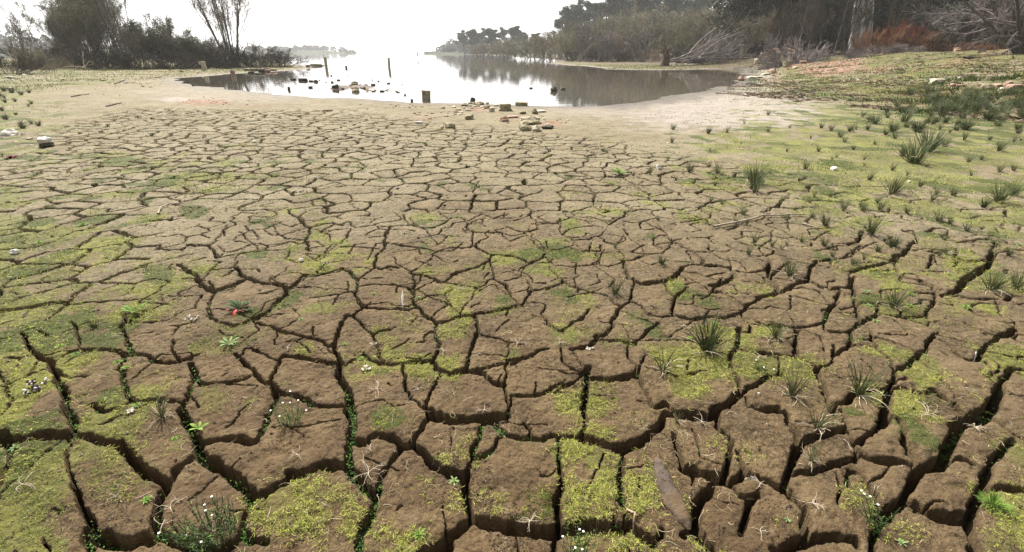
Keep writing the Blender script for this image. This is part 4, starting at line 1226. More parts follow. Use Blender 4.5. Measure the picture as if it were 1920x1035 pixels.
broadleaf(22, 296, .16, .03, 7, 'reddish weed on the left mossy ground near the pale rocks', mat=M_DOCKR, seed=8)
broadleaf(1160, 327, .14, .02, 14, 'low green mat of weed on the pale mud, right of centre', seed=9)
broadleaf(372, 800, .05, .008, 5, 'tiny leafy weed by the small white stone', seed=10)
def grass_ball(px, py):
    x, y, z, t = put(px, py); rng = np.random.default_rng(77); n = 170
    a = rng.uniform(0, 6.28, n); rad = rng.uniform(0, .02, n)
    base = np.stack([np.sin(a) * rad, np.cos(a) * rad, np.zeros(n)], 1)
    P = curl(rng, base, a, rng.uniform(.25, 1.45, n), rng.uniform(.04, .062, n), 5, rng.normal(0, .3, n), -rng.uniform(.2, .8, n), .06)
    w = np.full((n, 5), .0014) * np.array([1, 1.1, 1, .7, .1]); side = np.stack([np.cos(a), -np.sin(a), 0 * a], 1)
    V, F = ribbon_batch(P, w, side)
    tag(link('grass_cushion', mesh_np('grass_cushion', V, F, [M_LEAFG]), None, (x, y, z)), 'bright green cushion of grass low at the right edge', 'grass tuft')
grass_ball(1862, 948)

# dried, bleached stems fallen in a star
def dead_star(px, py, rp, na, label, seed, mat=None, arch=1.0, grp='bleached stem stars'):
    x, y, z, t = put(px, py); s = rp * t / FPX * .85; rng = np.random.default_rng(seed)
    a = np.linspace(0, 6.28, na, endpoint=False) + rng.normal(0, .45, na)
    base = np.tile([[0, 0, .012 * arch / max(s, .01)]], (na, 1))
    P = curl(rng, base, a, rng.uniform(.05, .7, na) * arch, rng.uniform(.5, 1.15, na), 7, rng.normal(0, .9, na), -rng.uniform(.5, 1.5, na), .14)
    zz = (gsample('Z', x + P[:, :, 0] * s, y + P[:, :, 1] * s) - z) / s
    P[:, :, 2] = np.maximum(P[:, :, 2], np.maximum(zz, -.35) + .02)
    Rd = np.full((na, 7), .0012 / s) * np.array([1.2, 1.1, 1, .9, .75, .6, .3])
    V, F = tube_batch(P, Rd, 4)
    # side shoots
    nb = na * 2; i = rng.integers(0, na, nb); j = rng.integers(2, 6, nb)
    P2 = curl(rng, P[i, j], a[i] + rng.normal(0, 1.0, nb), rng.normal(.1, .4, nb), rng.uniform(.15, .4, nb), 4, rng.normal(0, .6, nb), -rng.uniform(0, .6, nb), .1)
    V2, F2 = tube_batch(P2, np.full((nb, 4), .0007 / s), 3)
    me = mesh_np('dried_plant', np.concatenate([V, V2]), np.concatenate([F, F2 + len(V)]), [mat or M_DEADST])
    o = link('dried_plant', me, None, (x, y, z), (0, 0, 0), s); tag(o, label, 'dried plant', grp)
STARS = [(707,731,40,8,'star of bleached stems lying on a plate in the middle foreground'),(784,731,20,5,'small bleached stem fan right of the large star'),(908,768,24,6,'upright white stem fan at a plate edge'),(814,619,26,7,'white stems bridging a crack, centre'),
 (541,656,22,4,'thin pale stems on a long plate, left of centre'),(832,660,24,4,'pale looping stem on a narrow plate'),(897,665,24,4,'pale forked stem on the middle plate'),(970,645,30,6,'tangle of pale stems at a crack, centre'),(866,543,26,6,'pale stems far side of the feather'),
 (692,888,50,9,'widest white arching stem star spanning the lower crack'),(944,809,26,8,'white stem star straddling a plate tip, centre bottom'),(694,843,18,5,'reddish stem sprig above the arching star'),(558,857,30,5,'pale stems on the lower left middle plate'),(994,979,32,8,'white stem star over the bottom crack'),
 (1315,794,26,8,'pale stem star right of the dead tuft'),(1424,911,20,6,'white stem star beside the long buried root'),(1119,979,18,5,'grey stem fan near the bottom crack'),(1424,1000,30,4,'long pale stem standing at lower right'),(1524,947,40,7,'branching white stem standing on a lower right plate'),
 (1736,783,44,7,'hanging white stems at the right middle'),(1827,804,24,9,'umbrella like pale stem star at right'),(1590,832,24,2,'single curved white stem over a crack'),(1493,865,30,3,'straight pale stem beside the short tuft'),(1023,559,16,5,'small forked white stem, upper centre'),
 (1049,645,20,6,'pale stems between two plates right of centre'),(1424,670,26,5,'looped pale stems on a right plate'),(1281,612,24,5,'pale curved stems left of the bushy rush'),(216,631,20,3,'pale twig lying along the left plate'),(188,708,18,3,'forked pale twig on a left plate'),
 (46,911,36,6,'grey dead sprig on the mossy corner plate'),(321,955,36,5,'tall reddish dead stem at lower left'),(305,985,34,4,'pale dead stem leaning into the lower left crack'),(217,932,20,4,'short dark dead stem on the lower left plate'),(478,1010,36,5,'stiff straw stems by the bottom left plate'),
 (1440,640,30,5,'dry stems on the plate right of the bushy rush'),(1690,870,16,4,'dry curled stems above the lower right plate'),(1642,920,30,4,'yellowish dead sprig at the lower right crack'),(15,833,24,3,'white twig at the left edge'),(1600,640,22,4,'pale thin stems across a right plate'),(1800,480,40,3,'thin pale stem lying at right')]
for i, q in enumerate(STARS): dead_star(q[0], q[1], q[2], q[3], q[4], 900 + i)

# white flowered bitter cress
def cress(px, py, hp, wp, nst, label, seed, dark=True):
    x, y, z, t = put(px, py); rng = np.random.default_rng(seed); H = hp * t / FPX; Wd = wp * t / FPX
    r = root_thing('flowering_weed', x, y, z, label, 'flowering weed', 'white flowered weeds')
    a = rng.uniform(0, 6.28, nst); rad = Wd * .4 * np.sqrt(rng.uniform(0, 1, nst))
    base = np.stack([np.sin(a) * rad, np.cos(a) * rad, np.zeros(nst)], 1)
    P = curl(rng, base, a, rng.uniform(.9, 1.5, nst), H * rng.uniform(.5, 1.1, nst), 6, rng.normal(0, .4, nst), rng.normal(0, .3, nst), .1)
    V, F = tube_batch(P, np.full((nst, 6), .0011), 3); link('stems', mesh_np('weed_stems', V, F, [M_DOCK if dark else M_RUSHL]), r)
    nl = nst * 22; i = rng.integers(0, nst, nl); j = rng.integers(0, 5, nl)
    Q = curl(rng, P[i, j] + rng.normal(0, .004, (nl, 3)), rng.uniform(0, 6.28, nl), rng.normal(.2, .5, nl), rng.uniform(.006, .015, nl), 3, np.zeros(nl), np.full(nl, -.4), .1)
    aa = rng.uniform(0, 6.28, nl); V, F = ribbon_batch(Q, np.full((nl, 3), .0022) * np.array([.3, 1, .2]), np.stack([np.cos(aa), np.sin(aa), 0 * aa], 1))
    me = mesh_np('weed_leaves', V, F, [M_DOCK, M_LEAFG], mat_idx=np.repeat((rng.uniform(0, 1, nl) < .08).astype(int), 2)); link('leaves', me, r)
    pa = np.arange(5) * 6.283 / 5
    Q = curl(rng, np.zeros((5, 3)), pa, np.full(5, .3), np.full(5, .0040), 3, np.zeros(5), np.full(5, -.3), .02); Q[:, 0] = 0
    V, F = ribbon_batch(Q, np.full((5, 3), .0021) * np.array([.5, 1, .6]), np.stack([np.cos(pa), -np.sin(pa), 0 * pa], 1)); fm = mesh_np('flower', V, F, [M_WHITE])
    for c in P[::max(3, nst // 6), -1]: link('flower', fm, r, tuple(c), (0, 0, rng.uniform(0, 6)))
cress(397, 1005, 60, 100, 70, 'dark bushy weed with scattered white flowers, bottom left', 31)
cress(543, 790, 55, 46, 20, 'small weed patch dotted with white flowers, left of centre', 32, False)
cress(1075, 1032, 70, 50, 14, 'white flowered weed rising from the bottom crack', 33)
cress(1640, 985, 70, 24, 12, 'slim white flowered weed in the lower right crack', 34)
cress(1425, 695, 20, 24, 8, 'tiny white flowered sprig on a right plate', 35, False)
cress(605, 500, 16, 20, 6, 'tiny white flowered weed on the upper left plates', 36)
# ------------------------------------------------------------------ trees, shrubs and woods
M_BARK = simple_mat('bark_grey', (.045, .038, .030), (.11, .095, .078), 9, .9, .15, .2)
M_BARKL = simple_mat('bark_pale', (.13, .115, .095), (.26, .235, .20), 7, .9, .15, .15)
M_TWIG = simple_mat('twigs_brown', (.15, .118, .082), (.29, .235, .17), 1.2, .9, .1, .45)
M_TWIGG = simple_mat('twigs_greyish', (.16, .14, .11), (.30, .26, .21), 1.2, .9, .1, .45)
M_OLIVE = simple_mat('leaf_olive', (.036, .046, .018), (.092, .105, .046), 1.2, .7, .2, .25, trans=.2)
M_SPRING = simple_mat('leaf_spring', (.095, .095, .036), (.18, .17, .068), 1.2, .7, .2, .2, trans=.25)
M_EVER = simple_mat('leaf_evergreen', (.010, .017, .008), (.030, .042, .018), .8, .6, .3, .3, trans=.1)
M_PINE = simple_mat('pine_needles', (.028, .055, .036), (.075, .11, .062), .8, .7, .2, .2, trans=.05)
M_REDTW = simple_mat('red_twigs', (.10, .022, .012), (.21, .060, .030), 2.5, .8, .2, .1)
M_REDTW2 = simple_mat('orange_twigs', (.13, .060, .032), (.24, .125, .065), 2.5, .8, .2, .1)
M_GREYBR = simple_mat('dead_wood_grey', (.10, .085, .08), (.21, .185, .175), 4, .9, .1, .15)

def grow(rng, P, Rd, m, lr, spread, up, k, t0=.15, wig=.12, rr=.45, t1=.97):
    """m children on every path of P (n,k0,3)"""
    n, k0, _ = P.shape; i = np.repeat(np.arange(n), m)
    t = t0 + (t1 - t0) * rng.uniform(0, 1, n * m) ** .8
    f = t * (k0 - 1); a = np.minimum(f.astype(int), k0 - 2); fr = (f - a)[:, None]
    base = P[i, a] * (1 - fr) + P[i, a + 1] * fr
    T = P[i, a + 1] - P[i, a]; seg = np.linalg.norm(T, axis=1, keepdims=True); T = T / (seg + 1e-9)
    L = np.linalg.norm(np.diff(P, axis=1), axis=2).sum(1)[i]
    rad = (Rd[i, a] * (1 - fr[:, 0]) + Rd[i, a + 1] * fr[:, 0]) * rr
    rv = rng.normal(0, 1, (n * m, 3)); rv -= (rv * T).sum(1, keepdims=True) * T; rv /= np.linalg.norm(rv, axis=1, keepdims=True) + 1e-9
    sp = (spread * rng.uniform(.6, 1.3, n * m))[:, None]
    d = T * np.cos(sp) + rv * np.sin(sp)
    Lc = L * lr * rng.uniform(.6, 1.25, n * m) * (1.15 - .6 * t)
    Q = np.zeros((n * m, k, 3)); Q[:, 0] = base
    for s in range(1, k):
        d = d + rng.normal(0, wig, d.shape) + np.array([0, 0, up / (k - 1)]); d /= np.linalg.norm(d, axis=1, keepdims=True)
        Q[:, s] = Q[:, s - 1] + d * (Lc / (k - 1))[:, None]
    Rc = rad[:, None] * np.linspace(1, .25, k)[None, :]
    return Q, Rc
def stems(rng, n, H, lean, r0, k=7, spread=.4, wig=.06, leanaz=None, curve=.1, hv=.25):
    a = rng.uniform(0, 6.28, n) if leanaz is None else leanaz + rng.normal(0, .6, n)
    base = np.stack([np.sin(a) * spread * rng.uniform(.2, 1, n), np.cos(a) * spread * rng.uniform(.2, 1, n), np.full(n, -.15)], 1)
    L = H * rng.uniform(1 - hv, 1.05, n)
    el = R(90) - np.abs(rng.normal(lean, lean * .5, n))
    P = curl(rng, base, a, el, L, k, rng.normal(0, .3, n), np.full(n, curve), wig)
    Rd = r0 * rng.uniform(.6, 1.1, n)[:, None] * np.linspace(1, .18, k)[None, :]
    return P, Rd
def join(parts):
    V = []; F = []; o = 0
    for v, f in parts: V.append(v); F.append(f + o); o += len(v)
    return np.concatenate(V), np.concatenate(F)
def leaves(rng, P, n, size, jit, elong=2.0):
    """small leaf faces near the outer part of the paths P"""
    m, k, _ = P.shape; i = rng.integers(0, m, n); j = rng.integers(max(1, k // 2), k, n)
    c = P[i, j] + rng.normal(0, jit, (n, 3))
    d = rng.normal(0, 1, (n, 3)); d /= np.linalg.norm(d, axis=1, keepdims=True); e = np.cross(d, rng.normal(0, 1, (n, 3))); e /= np.linalg.norm(e, axis=1, keepdims=True)
    s = size * rng.uniform(.5, 1.3, n)[:, None]
    V = np.stack([c - d * s * elong / 2, c + e * s * .5, c + d * s * elong / 2, c - e * s * .5], 1).reshape(-1, 3)
    return V, np.arange(n * 4).reshape(n, 4)
def plant_kind(seed, H, nst, lean, r0, levels, leafn=0, leafs=.08, leafm=None, bark=None, twig=None, spread=.4, minr=.004, curve=.1, leanaz=None, jit=.12, hv=.25, trunk_wig=.06, tup=.25):
    """returns [(part name, mesh)]; levels = list of (children, length ratio, spread, up, k)"""
    rng = np.random.default_rng(seed)
    P, Rd = stems(rng, nst, H, lean, r0, 8, spread, trunk_wig, leanaz, curve, hv)
    out = [('trunk' if nst == 1 else 'stems', mesh_np('stems', *tube_batch(P, np.maximum(Rd, minr), 6 if r0 > .08 else 4), [bark or M_BARK]))]
    parts = []; Q, Rq = P, Rd
    for (m, lr, sp, up, k) in levels:
        Q, Rq = grow(rng, Q, Rq, m, lr, sp, up, k, t0=tup if Q is P else .12)
        parts.append(tube_batch(Q, np.maximum(Rq, minr), 3))
    if parts:
        out.append(('branches', mesh_np('branches', *join(parts), [twig or M_TWIG])))
    if leafn:
        out.append(('crown', mesh_np('crown', *leaves(rng, Q, leafn, leafs, jit), [leafm or M_OLIVE], smooth=False)))
    return out
def place(kind, name, x, y, label, cat, group=None, s=1.0, rz=0.0, tilt=(0, 0), z=None, sz=None):
    z = float(terr(x, y)) if z is None else z
    r = root_thing(name, x, y, z - .05, label, cat, group, rz); r.scale = (s, s, s if sz is None else sz); r.rotation_euler = (tilt[0], tilt[1], rz)
    for nm, me in kind: link(nm, me, r)
    return r
def hgt(x, y, z, ptop):
    u = -(ptop - 517.5) / FPX
    zz = (u * (y * CP + CAMH * SP) - y * SP + CAMH * CP) / (CP + u * SP)
    return zz - z
def spot(px, t):
    """ground place seen in column px, at depth t"""
    x = (px - 960) / FPX * t; y = (t - CAMH * SP) / CP
    return x, y
# kinds, each built about 6 m tall unless said otherwise
K = {}
M_BARKG = simple_mat('bark_greybrown', (.09, .08, .065), (.17, .15, .125), 7, .9, .15, .15)
K['bare_fan'] = plant_kind(11, 10, 13, .22, .10, [(10, .42, .42, .5, 5), (6, .45, .5, .35, 4), (4, .5, .5, .2, 3)], 5200, .06, M_SPRING, M_BARKG, M_TWIGG, .5, .011, .0, jit=.2)
M_DARKL = simple_mat('leaf_dark', (.018, .024, .009), (.050, .060, .026), 1.2, .7, .2, .3, trans=.15)
M_TWIGD = simple_mat('twigs_dark', (.032, .024, .018), (.080, .062, .046), 1.2, .9, .1, .45)
K['bare_small'] = plant_kind(12, 6, 6, .25, .07, [(9, .40, .5, .4, 5), (6, .5, .5, .3, 4), (3, .5, .5, .2, 3)], 500, .05, M_SPRING, M_BARK, M_TWIG, .5, .011)
K['leafy_tall'] = plant_kind(13, 10, 16, .28, .10, [(11, .36, .45, .5, 5), (8, .42, .6, .3, 4), (5, .5, .6, .3, 3)], 30000, .08, M_OLIVE, M_BARK, M_TWIG, .8, .011, .05, jit=.20)
K['bare_tall'] = plant_kind(14, 11, 9, .16, .11, [(14, .33, .42, .6, 5), (8, .42, .5, .3, 4), (5, .5, .5, .2, 3)], 5000, .07, M_OLIVE, M_BARK, M_TWIGG, .9, .011, .0, jit=.25)
K['dome'] = plant_kind(15, 4.6, 26, .55, .045, [(9, .42, .55, .35, 4), (8, .45, .6, .3, 3), (3, .5, .6, .2, 3)], 26000, .07, M_OLIVE, M_BARK, M_TWIG, .9, .010, .15, jit=.16)
K['dome2'] = plant_kind(16, 4.4, 30, .70, .04, [(9, .42, .6, .4, 4), (8, .45, .6, .3, 3), (3, .5, .6, .2, 3)], 7000, .06, M_DARKL, M_BARK, M_TWIG, 1.1, .010, .15, jit=.18)
K['brush'] = plant_kind(17, 3.0, 46, .95, .03, [(9, .45, .6, .3, 4), (6, .5, .6, .2, 3), (2, .5, .6, .2, 3)], 2500, .05, M_DARKL, M_TWIGD, M_TWIGD, 1.3, .009, -.2, jit=.15)
K['brush2'] = plant_kind(18, 3.0, 40, .8, .035, [(9, .45, .6, .5, 4), (8, .5, .6, .2, 3)], 3000, .05, M_SPRING, M_TWIG, M_TWIG, 1.2, .010, -.1, jit=.2)
K['willow'] = plant_kind(19, 6.0, 18, .50, .06, [(10, .42, .5, .5, 5), (8, .45, .6, .3, 4), (4, .5, .5, .2, 3)], 9000, .07, M_SPRING, M_BARK, M_TWIGG, .9, .014, .12, jit=.2)
K['willow2'] = plant_kind(20, 6.0, 16, .55, .06, [(10, .42, .5, .5, 5), (8, .45, .6, .3, 4), (4, .5, .5, .2, 3)], 8000, .07, M_OLIVE, M_BARK, M_TWIG, .9, .013, .12, jit=.25)
K['wood'] = plant_kind(21, 12, 1, .06, .17, [(34, .34, .85, .35, 6), (9, .42, .6, .3, 4), (7, .45, .6, .2, 3)], 0, .1, None, M_BARKG, M_TWIGD, .05, .013, .0, tup=.16)
K['wood2'] = plant_kind(22, 12, 3, .13, .13, [(24, .34, .75, .4, 6), (8, .42, .6, .3, 4), (5, .45, .6, .2, 3)], 2500, .09, M_DARKL, M_BARK, M_TWIGD, .3, .013, .0, tup=.12)
K['ever'] = plant_kind(23, 9, 5, .25, .14, [(14, .42, .8, .3, 5), (9, .45, .7, .2, 4)], 26000, .17, M_EVER, M_BARK, M_TWIGD, .6, .016, .0, jit=.38, tup=.02)
K['ever2'] = plant_kind(24, 8, 7, .35, .12, [(12, .45, .8, .3, 5), (9, .45, .7, .2, 4)], 24000, .15, M_EVER, M_BARK, M_TWIGD, .8, .016, .0, jit=.35, tup=.02)
def pine_kind(seed, H, ncl):
    rng = np.random.default_rng(seed)
    P, Rd = stems(rng, 1, H, .05, .30, 9, .02, .05, None, .0, .02)
    Q, Rq = grow(rng, P, Rd, ncl, .30, 1.05, .6, 5, t0=.42, wig=.1, rr=.4)
    c = Q[:, -1]; c = np.concatenate([c, Q[:, 3], P[:, -1]]); n = len(c); m = 330
    u = rng.normal(0, 1, (n, m, 3)); u /= np.linalg.norm(u, axis=2, keepdims=True); u *= rng.uniform(.25, 1, (n, m, 1)) ** .6
    rad = rng.uniform(.7, 1.35, n)[:, None, None] * np.array([1, 1, .62])
    L = (c[:, None] + u * rad).reshape(-1, 1, 3)
    V, F = leaves(rng, np.repeat(L, 2, 1), n * m, .20, .03, 1.6)
    return [('trunk', mesh_np('trunk', *tube_batch(P, Rd, 7), [M_BARK])), ('branches', mesh_np('branches', *tube_batch(Q, np.maximum(Rq, .03), 4), [M_BARK])), ('crown', mesh_np('crown', V, F, [M_PINE], smooth=False))]
K['pine'] = pine_kind(31, 13, 22); K['pine2'] = pine_kind(32, 12, 30)
KH = dict(bare_fan=9.5, bare_small=6, leafy_tall=10, bare_tall=11, dome=4.3, dome2=3.9, brush=2.2, brush2=2.5, willow=6, willow2=5.9, wood=12.2, wood2=12, ever=8.8, ever2=7.8, pine=13.5, pine2=12.6)
_rt = random.Random(3)
def tree(kind, name, px, ptop, label, cat, group=None, t=None, pbase=None, rz=None, tilt=(0, 0), wide=1.0):
    if t is None: x, y, z, t = hit(px, pbase)
    else: x, y = spot(px, t); z = float(terr(x, y))
    if ptop < -60: H = -ptop / 10
    else: H = hgt(x, y, z, ptop)
    s = H / KH[kind]
    return place(K[kind], name, x, y, label, cat, group, s * wide, _rt.uniform(0, 6.28) if rz is None else rz, tilt, z, s)

# --- left bank
tree('bare_small', 'bare_tree', 50, 24, 'slender bare tree standing alone at the far left', 'bare tree', pbase=126)
tree('bare_small', 'bare_tree', 8, 92, 'low bare sapling at the left edge below the slender tree', 'bare tree', t=50)
tree('brush', 'bramble', 22, 108, 'dark bramble heap at the left edge of the bank', 'shrub', 'brush along the left bank', pbase=139, wide=1.3)
tree('brush2', 'bramble', 72, 98, 'brown brush heap right of the slender bare tree', 'shrub', 'brush along the left bank', pbase=130, wide=1.2)
tree('brush', 'bramble', 104, 84, 'tall brown brush left of the dark leafy thicket', 'shrub', 'brush along the left bank', t=50, wide=1.3)
tree('brush2', 'bramble', 135, 92, 'brown undergrowth at the left foot of the dark thicket', 'shrub', 'brush along the left bank', t=49, wide=1.3)
tree('leafy_tall', 'thicket_tree', 165, 6, 'big dark leafy multi-stemmed tree, left half of the thicket', 'tree', t=49, rz=1.0, wide=1.0)
tree('leafy_tall', 'thicket_tree', 205, -6, 'dark leafy tree in the middle of the left thicket', 'tree', t=53, rz=2.6)
tree('leafy_tall', 'thicket_tree', 138, 30, 'leafy outer bush at the left flank of the thicket', 'tree', t=51, rz=5.0, wide=.9)
tree('leafy_tall', 'thicket_tree', 180, -20, 'densest dark bush at the core of the thicket', 'tree', t=56, rz=3.9, wide=.9)
tree('bare_tall', 'thicket_tree', 245, -105, 'tall bare many-stemmed tree rising from the thicket and out of the picture', 'tree', t=51, rz=.5, wide=.8)
tree('bare_tall', 'thicket_tree', 215, -100, 'tall bare stems just left of the tallest bare tree', 'tree', t=55, rz=4.0, wide=.7)
tree('dome', 'shrub', 315, 44, 'dense grey green domed shrub right of the tall bare tree', 'shrub', t=50, rz=2.0, wide=.9)
tree('dome2', 'shrub', 275, 62, 'dark twiggy shrub between the bare tree and the domed shrub', 'shrub', t=48, rz=1.1)
tree('dome', 'shrub', 352, 76, 'lower dark green shrub on the right flank of the domed one', 'shrub', t=51, rz=3.3, wide=1.0)
tree('dome2', 'shrub', 388, 78, 'greyish shrub with tangled top left of the fan shaped tree', 'shrub', t=53, rz=4.1, wide=1.0)
tree('brush', 'bramble', 200, 96, 'dark brush under the leafy thicket', 'shrub', 'brush along the left bank', t=46, wide=1.3)
tree('brush', 'bramble', 262, 98, 'tangled dead brush under the tall bare tree', 'shrub', 'brush along the left bank', t=46.5, wide=1.3)
tree('brush', 'bramble', 335, 102, 'grey brush in front of the domed shrub', 'shrub', 'brush along the left bank', t=48, wide=1.3)
tree('brush', 'bramble', 392, 104, 'grey brush behind the wooden post', 'shrub', 'brush along the left bank', t=51, wide=1.3)
tree('brush', 'bramble', 438, 98, 'grey brush at the foot of the fan shaped tree', 'shrub', 'brush along the left bank', t=54, wide=1.4)
tree('bare_fan', 'bare_tree', 437, -112, 'tall fan shaped bare tree with many upright stems on the left bank', 'bare tree', t=58, rz=.3)
tree('dome2', 'shrub', 418, 84, 'shrub against the left of the fan shaped tree trunk', 'shrub', t=57)
tree('bare_small', 'bare_tree', 480, 76, 'small bare sapling right of the fan shaped tree', 'bare tree', t=60, wide=1.1)
tree('brush', 'bramble', 482, 94, 'drooping grey brush on the point, nearer the fan shaped tree', 'shrub', 'brush along the left bank', t=57, wide=1.5)
tree('brush', 'bramble', 525, 102, 'low grey brush at the very tip of the left bank', 'shrub', 'brush along the left bank', t=58, wide=1.6)

# --- right bank, far to near
G1 = 'pines on the far right point'
for i, (px, top, t, k) in enumerate([(872,62,235,'pine'),(888,58,230,'pine2'),(905,58,228,'pine'),(922,56,224,'pine2'),(938,57,226,'pine'),(966,52,215,'pine2'),(985,66,205,'pine'),(1003,64,225,'pine2')]):
    tree(k, 'pine_tree', px, top, ['first pine of the distant row, by the open water','second pine of the distant row','third pine of the distant row','tallest pine in the middle of the distant row','fifth pine of the distant row','rounded pine standing apart right of the distant row','short pine behind the shore scrub','hazy pine at the right end of the distant group'][i], 'pine', G1, t=t, wide=1.5)
G2 = 'hazy scrub on the far right shore'
for i, (px, top, t) in enumerate([(905,86,175),(925,80,170),(948,76,165),(972,72,160),(998,70,150),(1022,68,140),(960,88,140),(990,88,130),(1018,86,120),(1040,66,118)]):
    tree(['willow','willow2'][i % 2], 'willow_shrub', px, top, ORD[i] + ' hazy scrub bush listed from the distant pines along the far right shore' if i < 6 else ['low bush on the shore below the hazy scrub, leftmost','low bush on the shore below the hazy scrub, second','low bush on the shore below the hazy scrub, third','tall hazy bush where the far scrub meets the willows'][i - 6], 'shrub', G2, t=t, wide=1.6)
G3 = 'grey brown willow scrub of the right bank'
for i, (px, top, t, k) in enumerate([(1062,56,112,'willow'),(1092,46,108,'willow2'),(1120,36,112,'willow'),(1150,28,110,'willow2'),(1180,22,112,'willow'),(1212,20,112,'willow2'),(1246,20,110,'willow'),(1282,16,108,'willow2'),(1318,14,104,'willow'),(1350,12,100,'willow2'),
        (1050,78,88,'willow'),(1082,62,84,'willow'),(1112,60,80,'willow2'),(1145,48,82,'willow2'),(1178,50,80,'willow'),(1210,44,80,'willow2'),(1248,40,78,'willow'),(1285,36,76,'willow2'),(1322,30,76,'willow'),(1362,20,74,'willow'),
        (1068,66,72,'willow'),(1130,72,68,'dome2'),(1165,74,66,'dome2'),(1200,68,68,'willow2'),(1275,58,64,'willow'),(1340,44,64,'willow2'),(1395,30,62,'willow'),(1430,24,60,'willow2'),
        (1095,92,66,'brush'),(1140,96,62,'brush'),(1180,98,60,'brush'),(1215,96,60,'brush2'),(1290,92,58,'brush'),(1330,88,56,'brush2'),(1370,80,54,'brush'),(1420,70,68,'brush')]):
    lab = ('back row willow bush of the right bank, tops against the pines' if i < 10 else 'middle row willow bush of the right bank' if i < 20 else
           ['bare willow bush standing over the yellow spit','twiggy dome at the water edge left of the stump','second twiggy dome left of the stump','olive willow right behind the upturned stump','bare willow behind the fallen branches','olive willow behind the fallen branches',
            'willow bush left of the pale slim trunk','willow bush right of the pale slim trunk','grey brush low on the spit','grey brush heap left of the stump','brown brush heap next left of the stump','brush heap touching the upturned stump','brush under the fallen branches','brown brush behind the short post','grey brush behind the capped post','brush at the end of the fallen branches'][i - 20])
    if i < 10: lab = ORD[i] + ' bush from the lake end in the back row of right bank willows'
    elif i < 20: lab = ORD[i - 10] + ' bush from the lake end in the middle row of right bank willows'
    t = t + 24 if px < 1330 else t + 12 if px < 1400 else t
    tree(k, 'willow_shrub', px, top, lab, 'shrub', G3, t=t, wide=1.25 if t > 90 else 1.1)
G4 = 'pines along the hill on the right'
for i, (px, top, t, k) in enumerate([(1047,30,155,'pine'),(1068,18,150,'pine2'),(1088,10,152,'pine'),(1108,8,148,'pine2'),(1128,-4,150,'pine'),(1150,-6,152,'pine2'),(1174,2,150,'pine'),(1196,-6,148,'pine2'),(1222,-2,150,'pine'),(1246,-10,146,'pine2'),(1272,-6,150,'pine'),(1300,-12,146,'pine2'),(1330,-16,144,'pine'),(1362,-20,140,'pine2')]):
    t += 22
    tree(k, 'pine_tree', px, top, 'lowest pine at the lake end of the hill row' if i == 0 else ORD[i] + ' pine from the lake end of the hill crest row', 'pine', G4, t=t, wide=1.15)
G5 = 'dark evergreens of the right wood'
for i in range(30):
    px = 1385 + i * 20.5 + _rt.uniform(-9, 9); t = [80, 95, 68][i % 3] + _rt.uniform(-3, 3)
    tree(['ever', 'ever2'][i % 2], 'evergreen_tree', px, -100 + _rt.uniform(-25, 10) if i % 3 else -95, (ORD[i // 3] + ' evergreen from the left in the ' + ['middle', 'back', 'front'][i % 3] + ' rank of the right wood'), 'tree', G5, t=t, wide=1.15)
for i in range(20):
    px = 1400 + i * 29 + _rt.uniform(-8, 8); t = 66 + _rt.uniform(-2, 2) - (px - 1400) / 520 * 16
    tree(['ever2', 'willow2'][i % 2 and px < 1560], 'evergreen_shrub', px, 26 + _rt.uniform(-10, 18), ORD[i] + ' shrub from the left along the foot of the right wood', 'shrub', 'dark shrubs at the foot of the right wood', t=t, wide=1.3)
BT = [(1412,62,-110,'wood','slim pale trunk standing clear above the brush','slim'),(1378,66,-110,'wood2','dark double trunk left of the slim pale one',''),(1345,70,-110,'wood2','dark trunks above the willows, leftmost of the wood',''),
 (1445,58,-105,'wood','bare tree left of the pale forked one',''),(1488,50,-110,'wood','bare tree with pale forked trunk',''),(1512,56,-100,'wood2','thin dark trunks right of the pale forked tree',''),(1556,50,-105,'wood','bare tree with crooked pale stem left of the huge pale trunk',''),
 (1580,52,-100,'wood2','dark stems touching the huge pale trunk on its left',''),(1650,54,-110,'wood2','bare dark tree right of the huge pale trunk',''),(1700,58,-110,'wood','bare tree behind the red shrub',''),(1785,46,-90,'wood','left stem of the pale pair near the grey dead bush',''),(1800,46,-95,'wood','right stem of the pale pair near the grey dead bush',''),
 (1845,48,-100,'wood2','thin dark tree left of the big edge tree',''),(1900,50,-110,'wood2','dark tree behind the big edge tree','')]
for px, t, top, k, lab, _ in BT:
    tree(k, 'bare_tree', px, top, lab, 'bare tree', t=t, wide=.62 if k == 'wood' else .8)
K['crooked'] = plant_kind(45, 5.5, 5, .35, .11, [(9, .50, .7, .35, 6), (7, .45, .6, .2, 5), (5, .5, .6, .2, 4)], 0, .1, None, M_BARKL, M_GREYBR, .5, .026, .1, tup=.2, trunk_wig=.14)
KH['crooked'] = 5.6
for px, top, t, lab in [(1084,52,86,'bare crooked tree with spreading pale branches over the yellow spit'),(1150,62,84,'smaller bare crooked tree in the middle of the willow bank'),(1210,58,82,'bare crooked tree just left of the upturned stump'),(1300,46,80,'bare crooked tree behind the fallen bleached branches'),
        (1120,74,82,'low bare branches between the crooked trees of the willow bank'),(1448,20,62,'crooked bare tree at the left edge of the dark wood'),(1530,16,58,'crooked bare tree before the dark wood, left of the huge pale trunk'),(1725,20,52,'crooked bare tree in the dark wood above the red shrub'),(1860,14,46,'crooked bare tree before the dark wood near the right edge')]:
    tree('crooked', 'bare_tree', px, top, lab, 'bare tree', t=t)
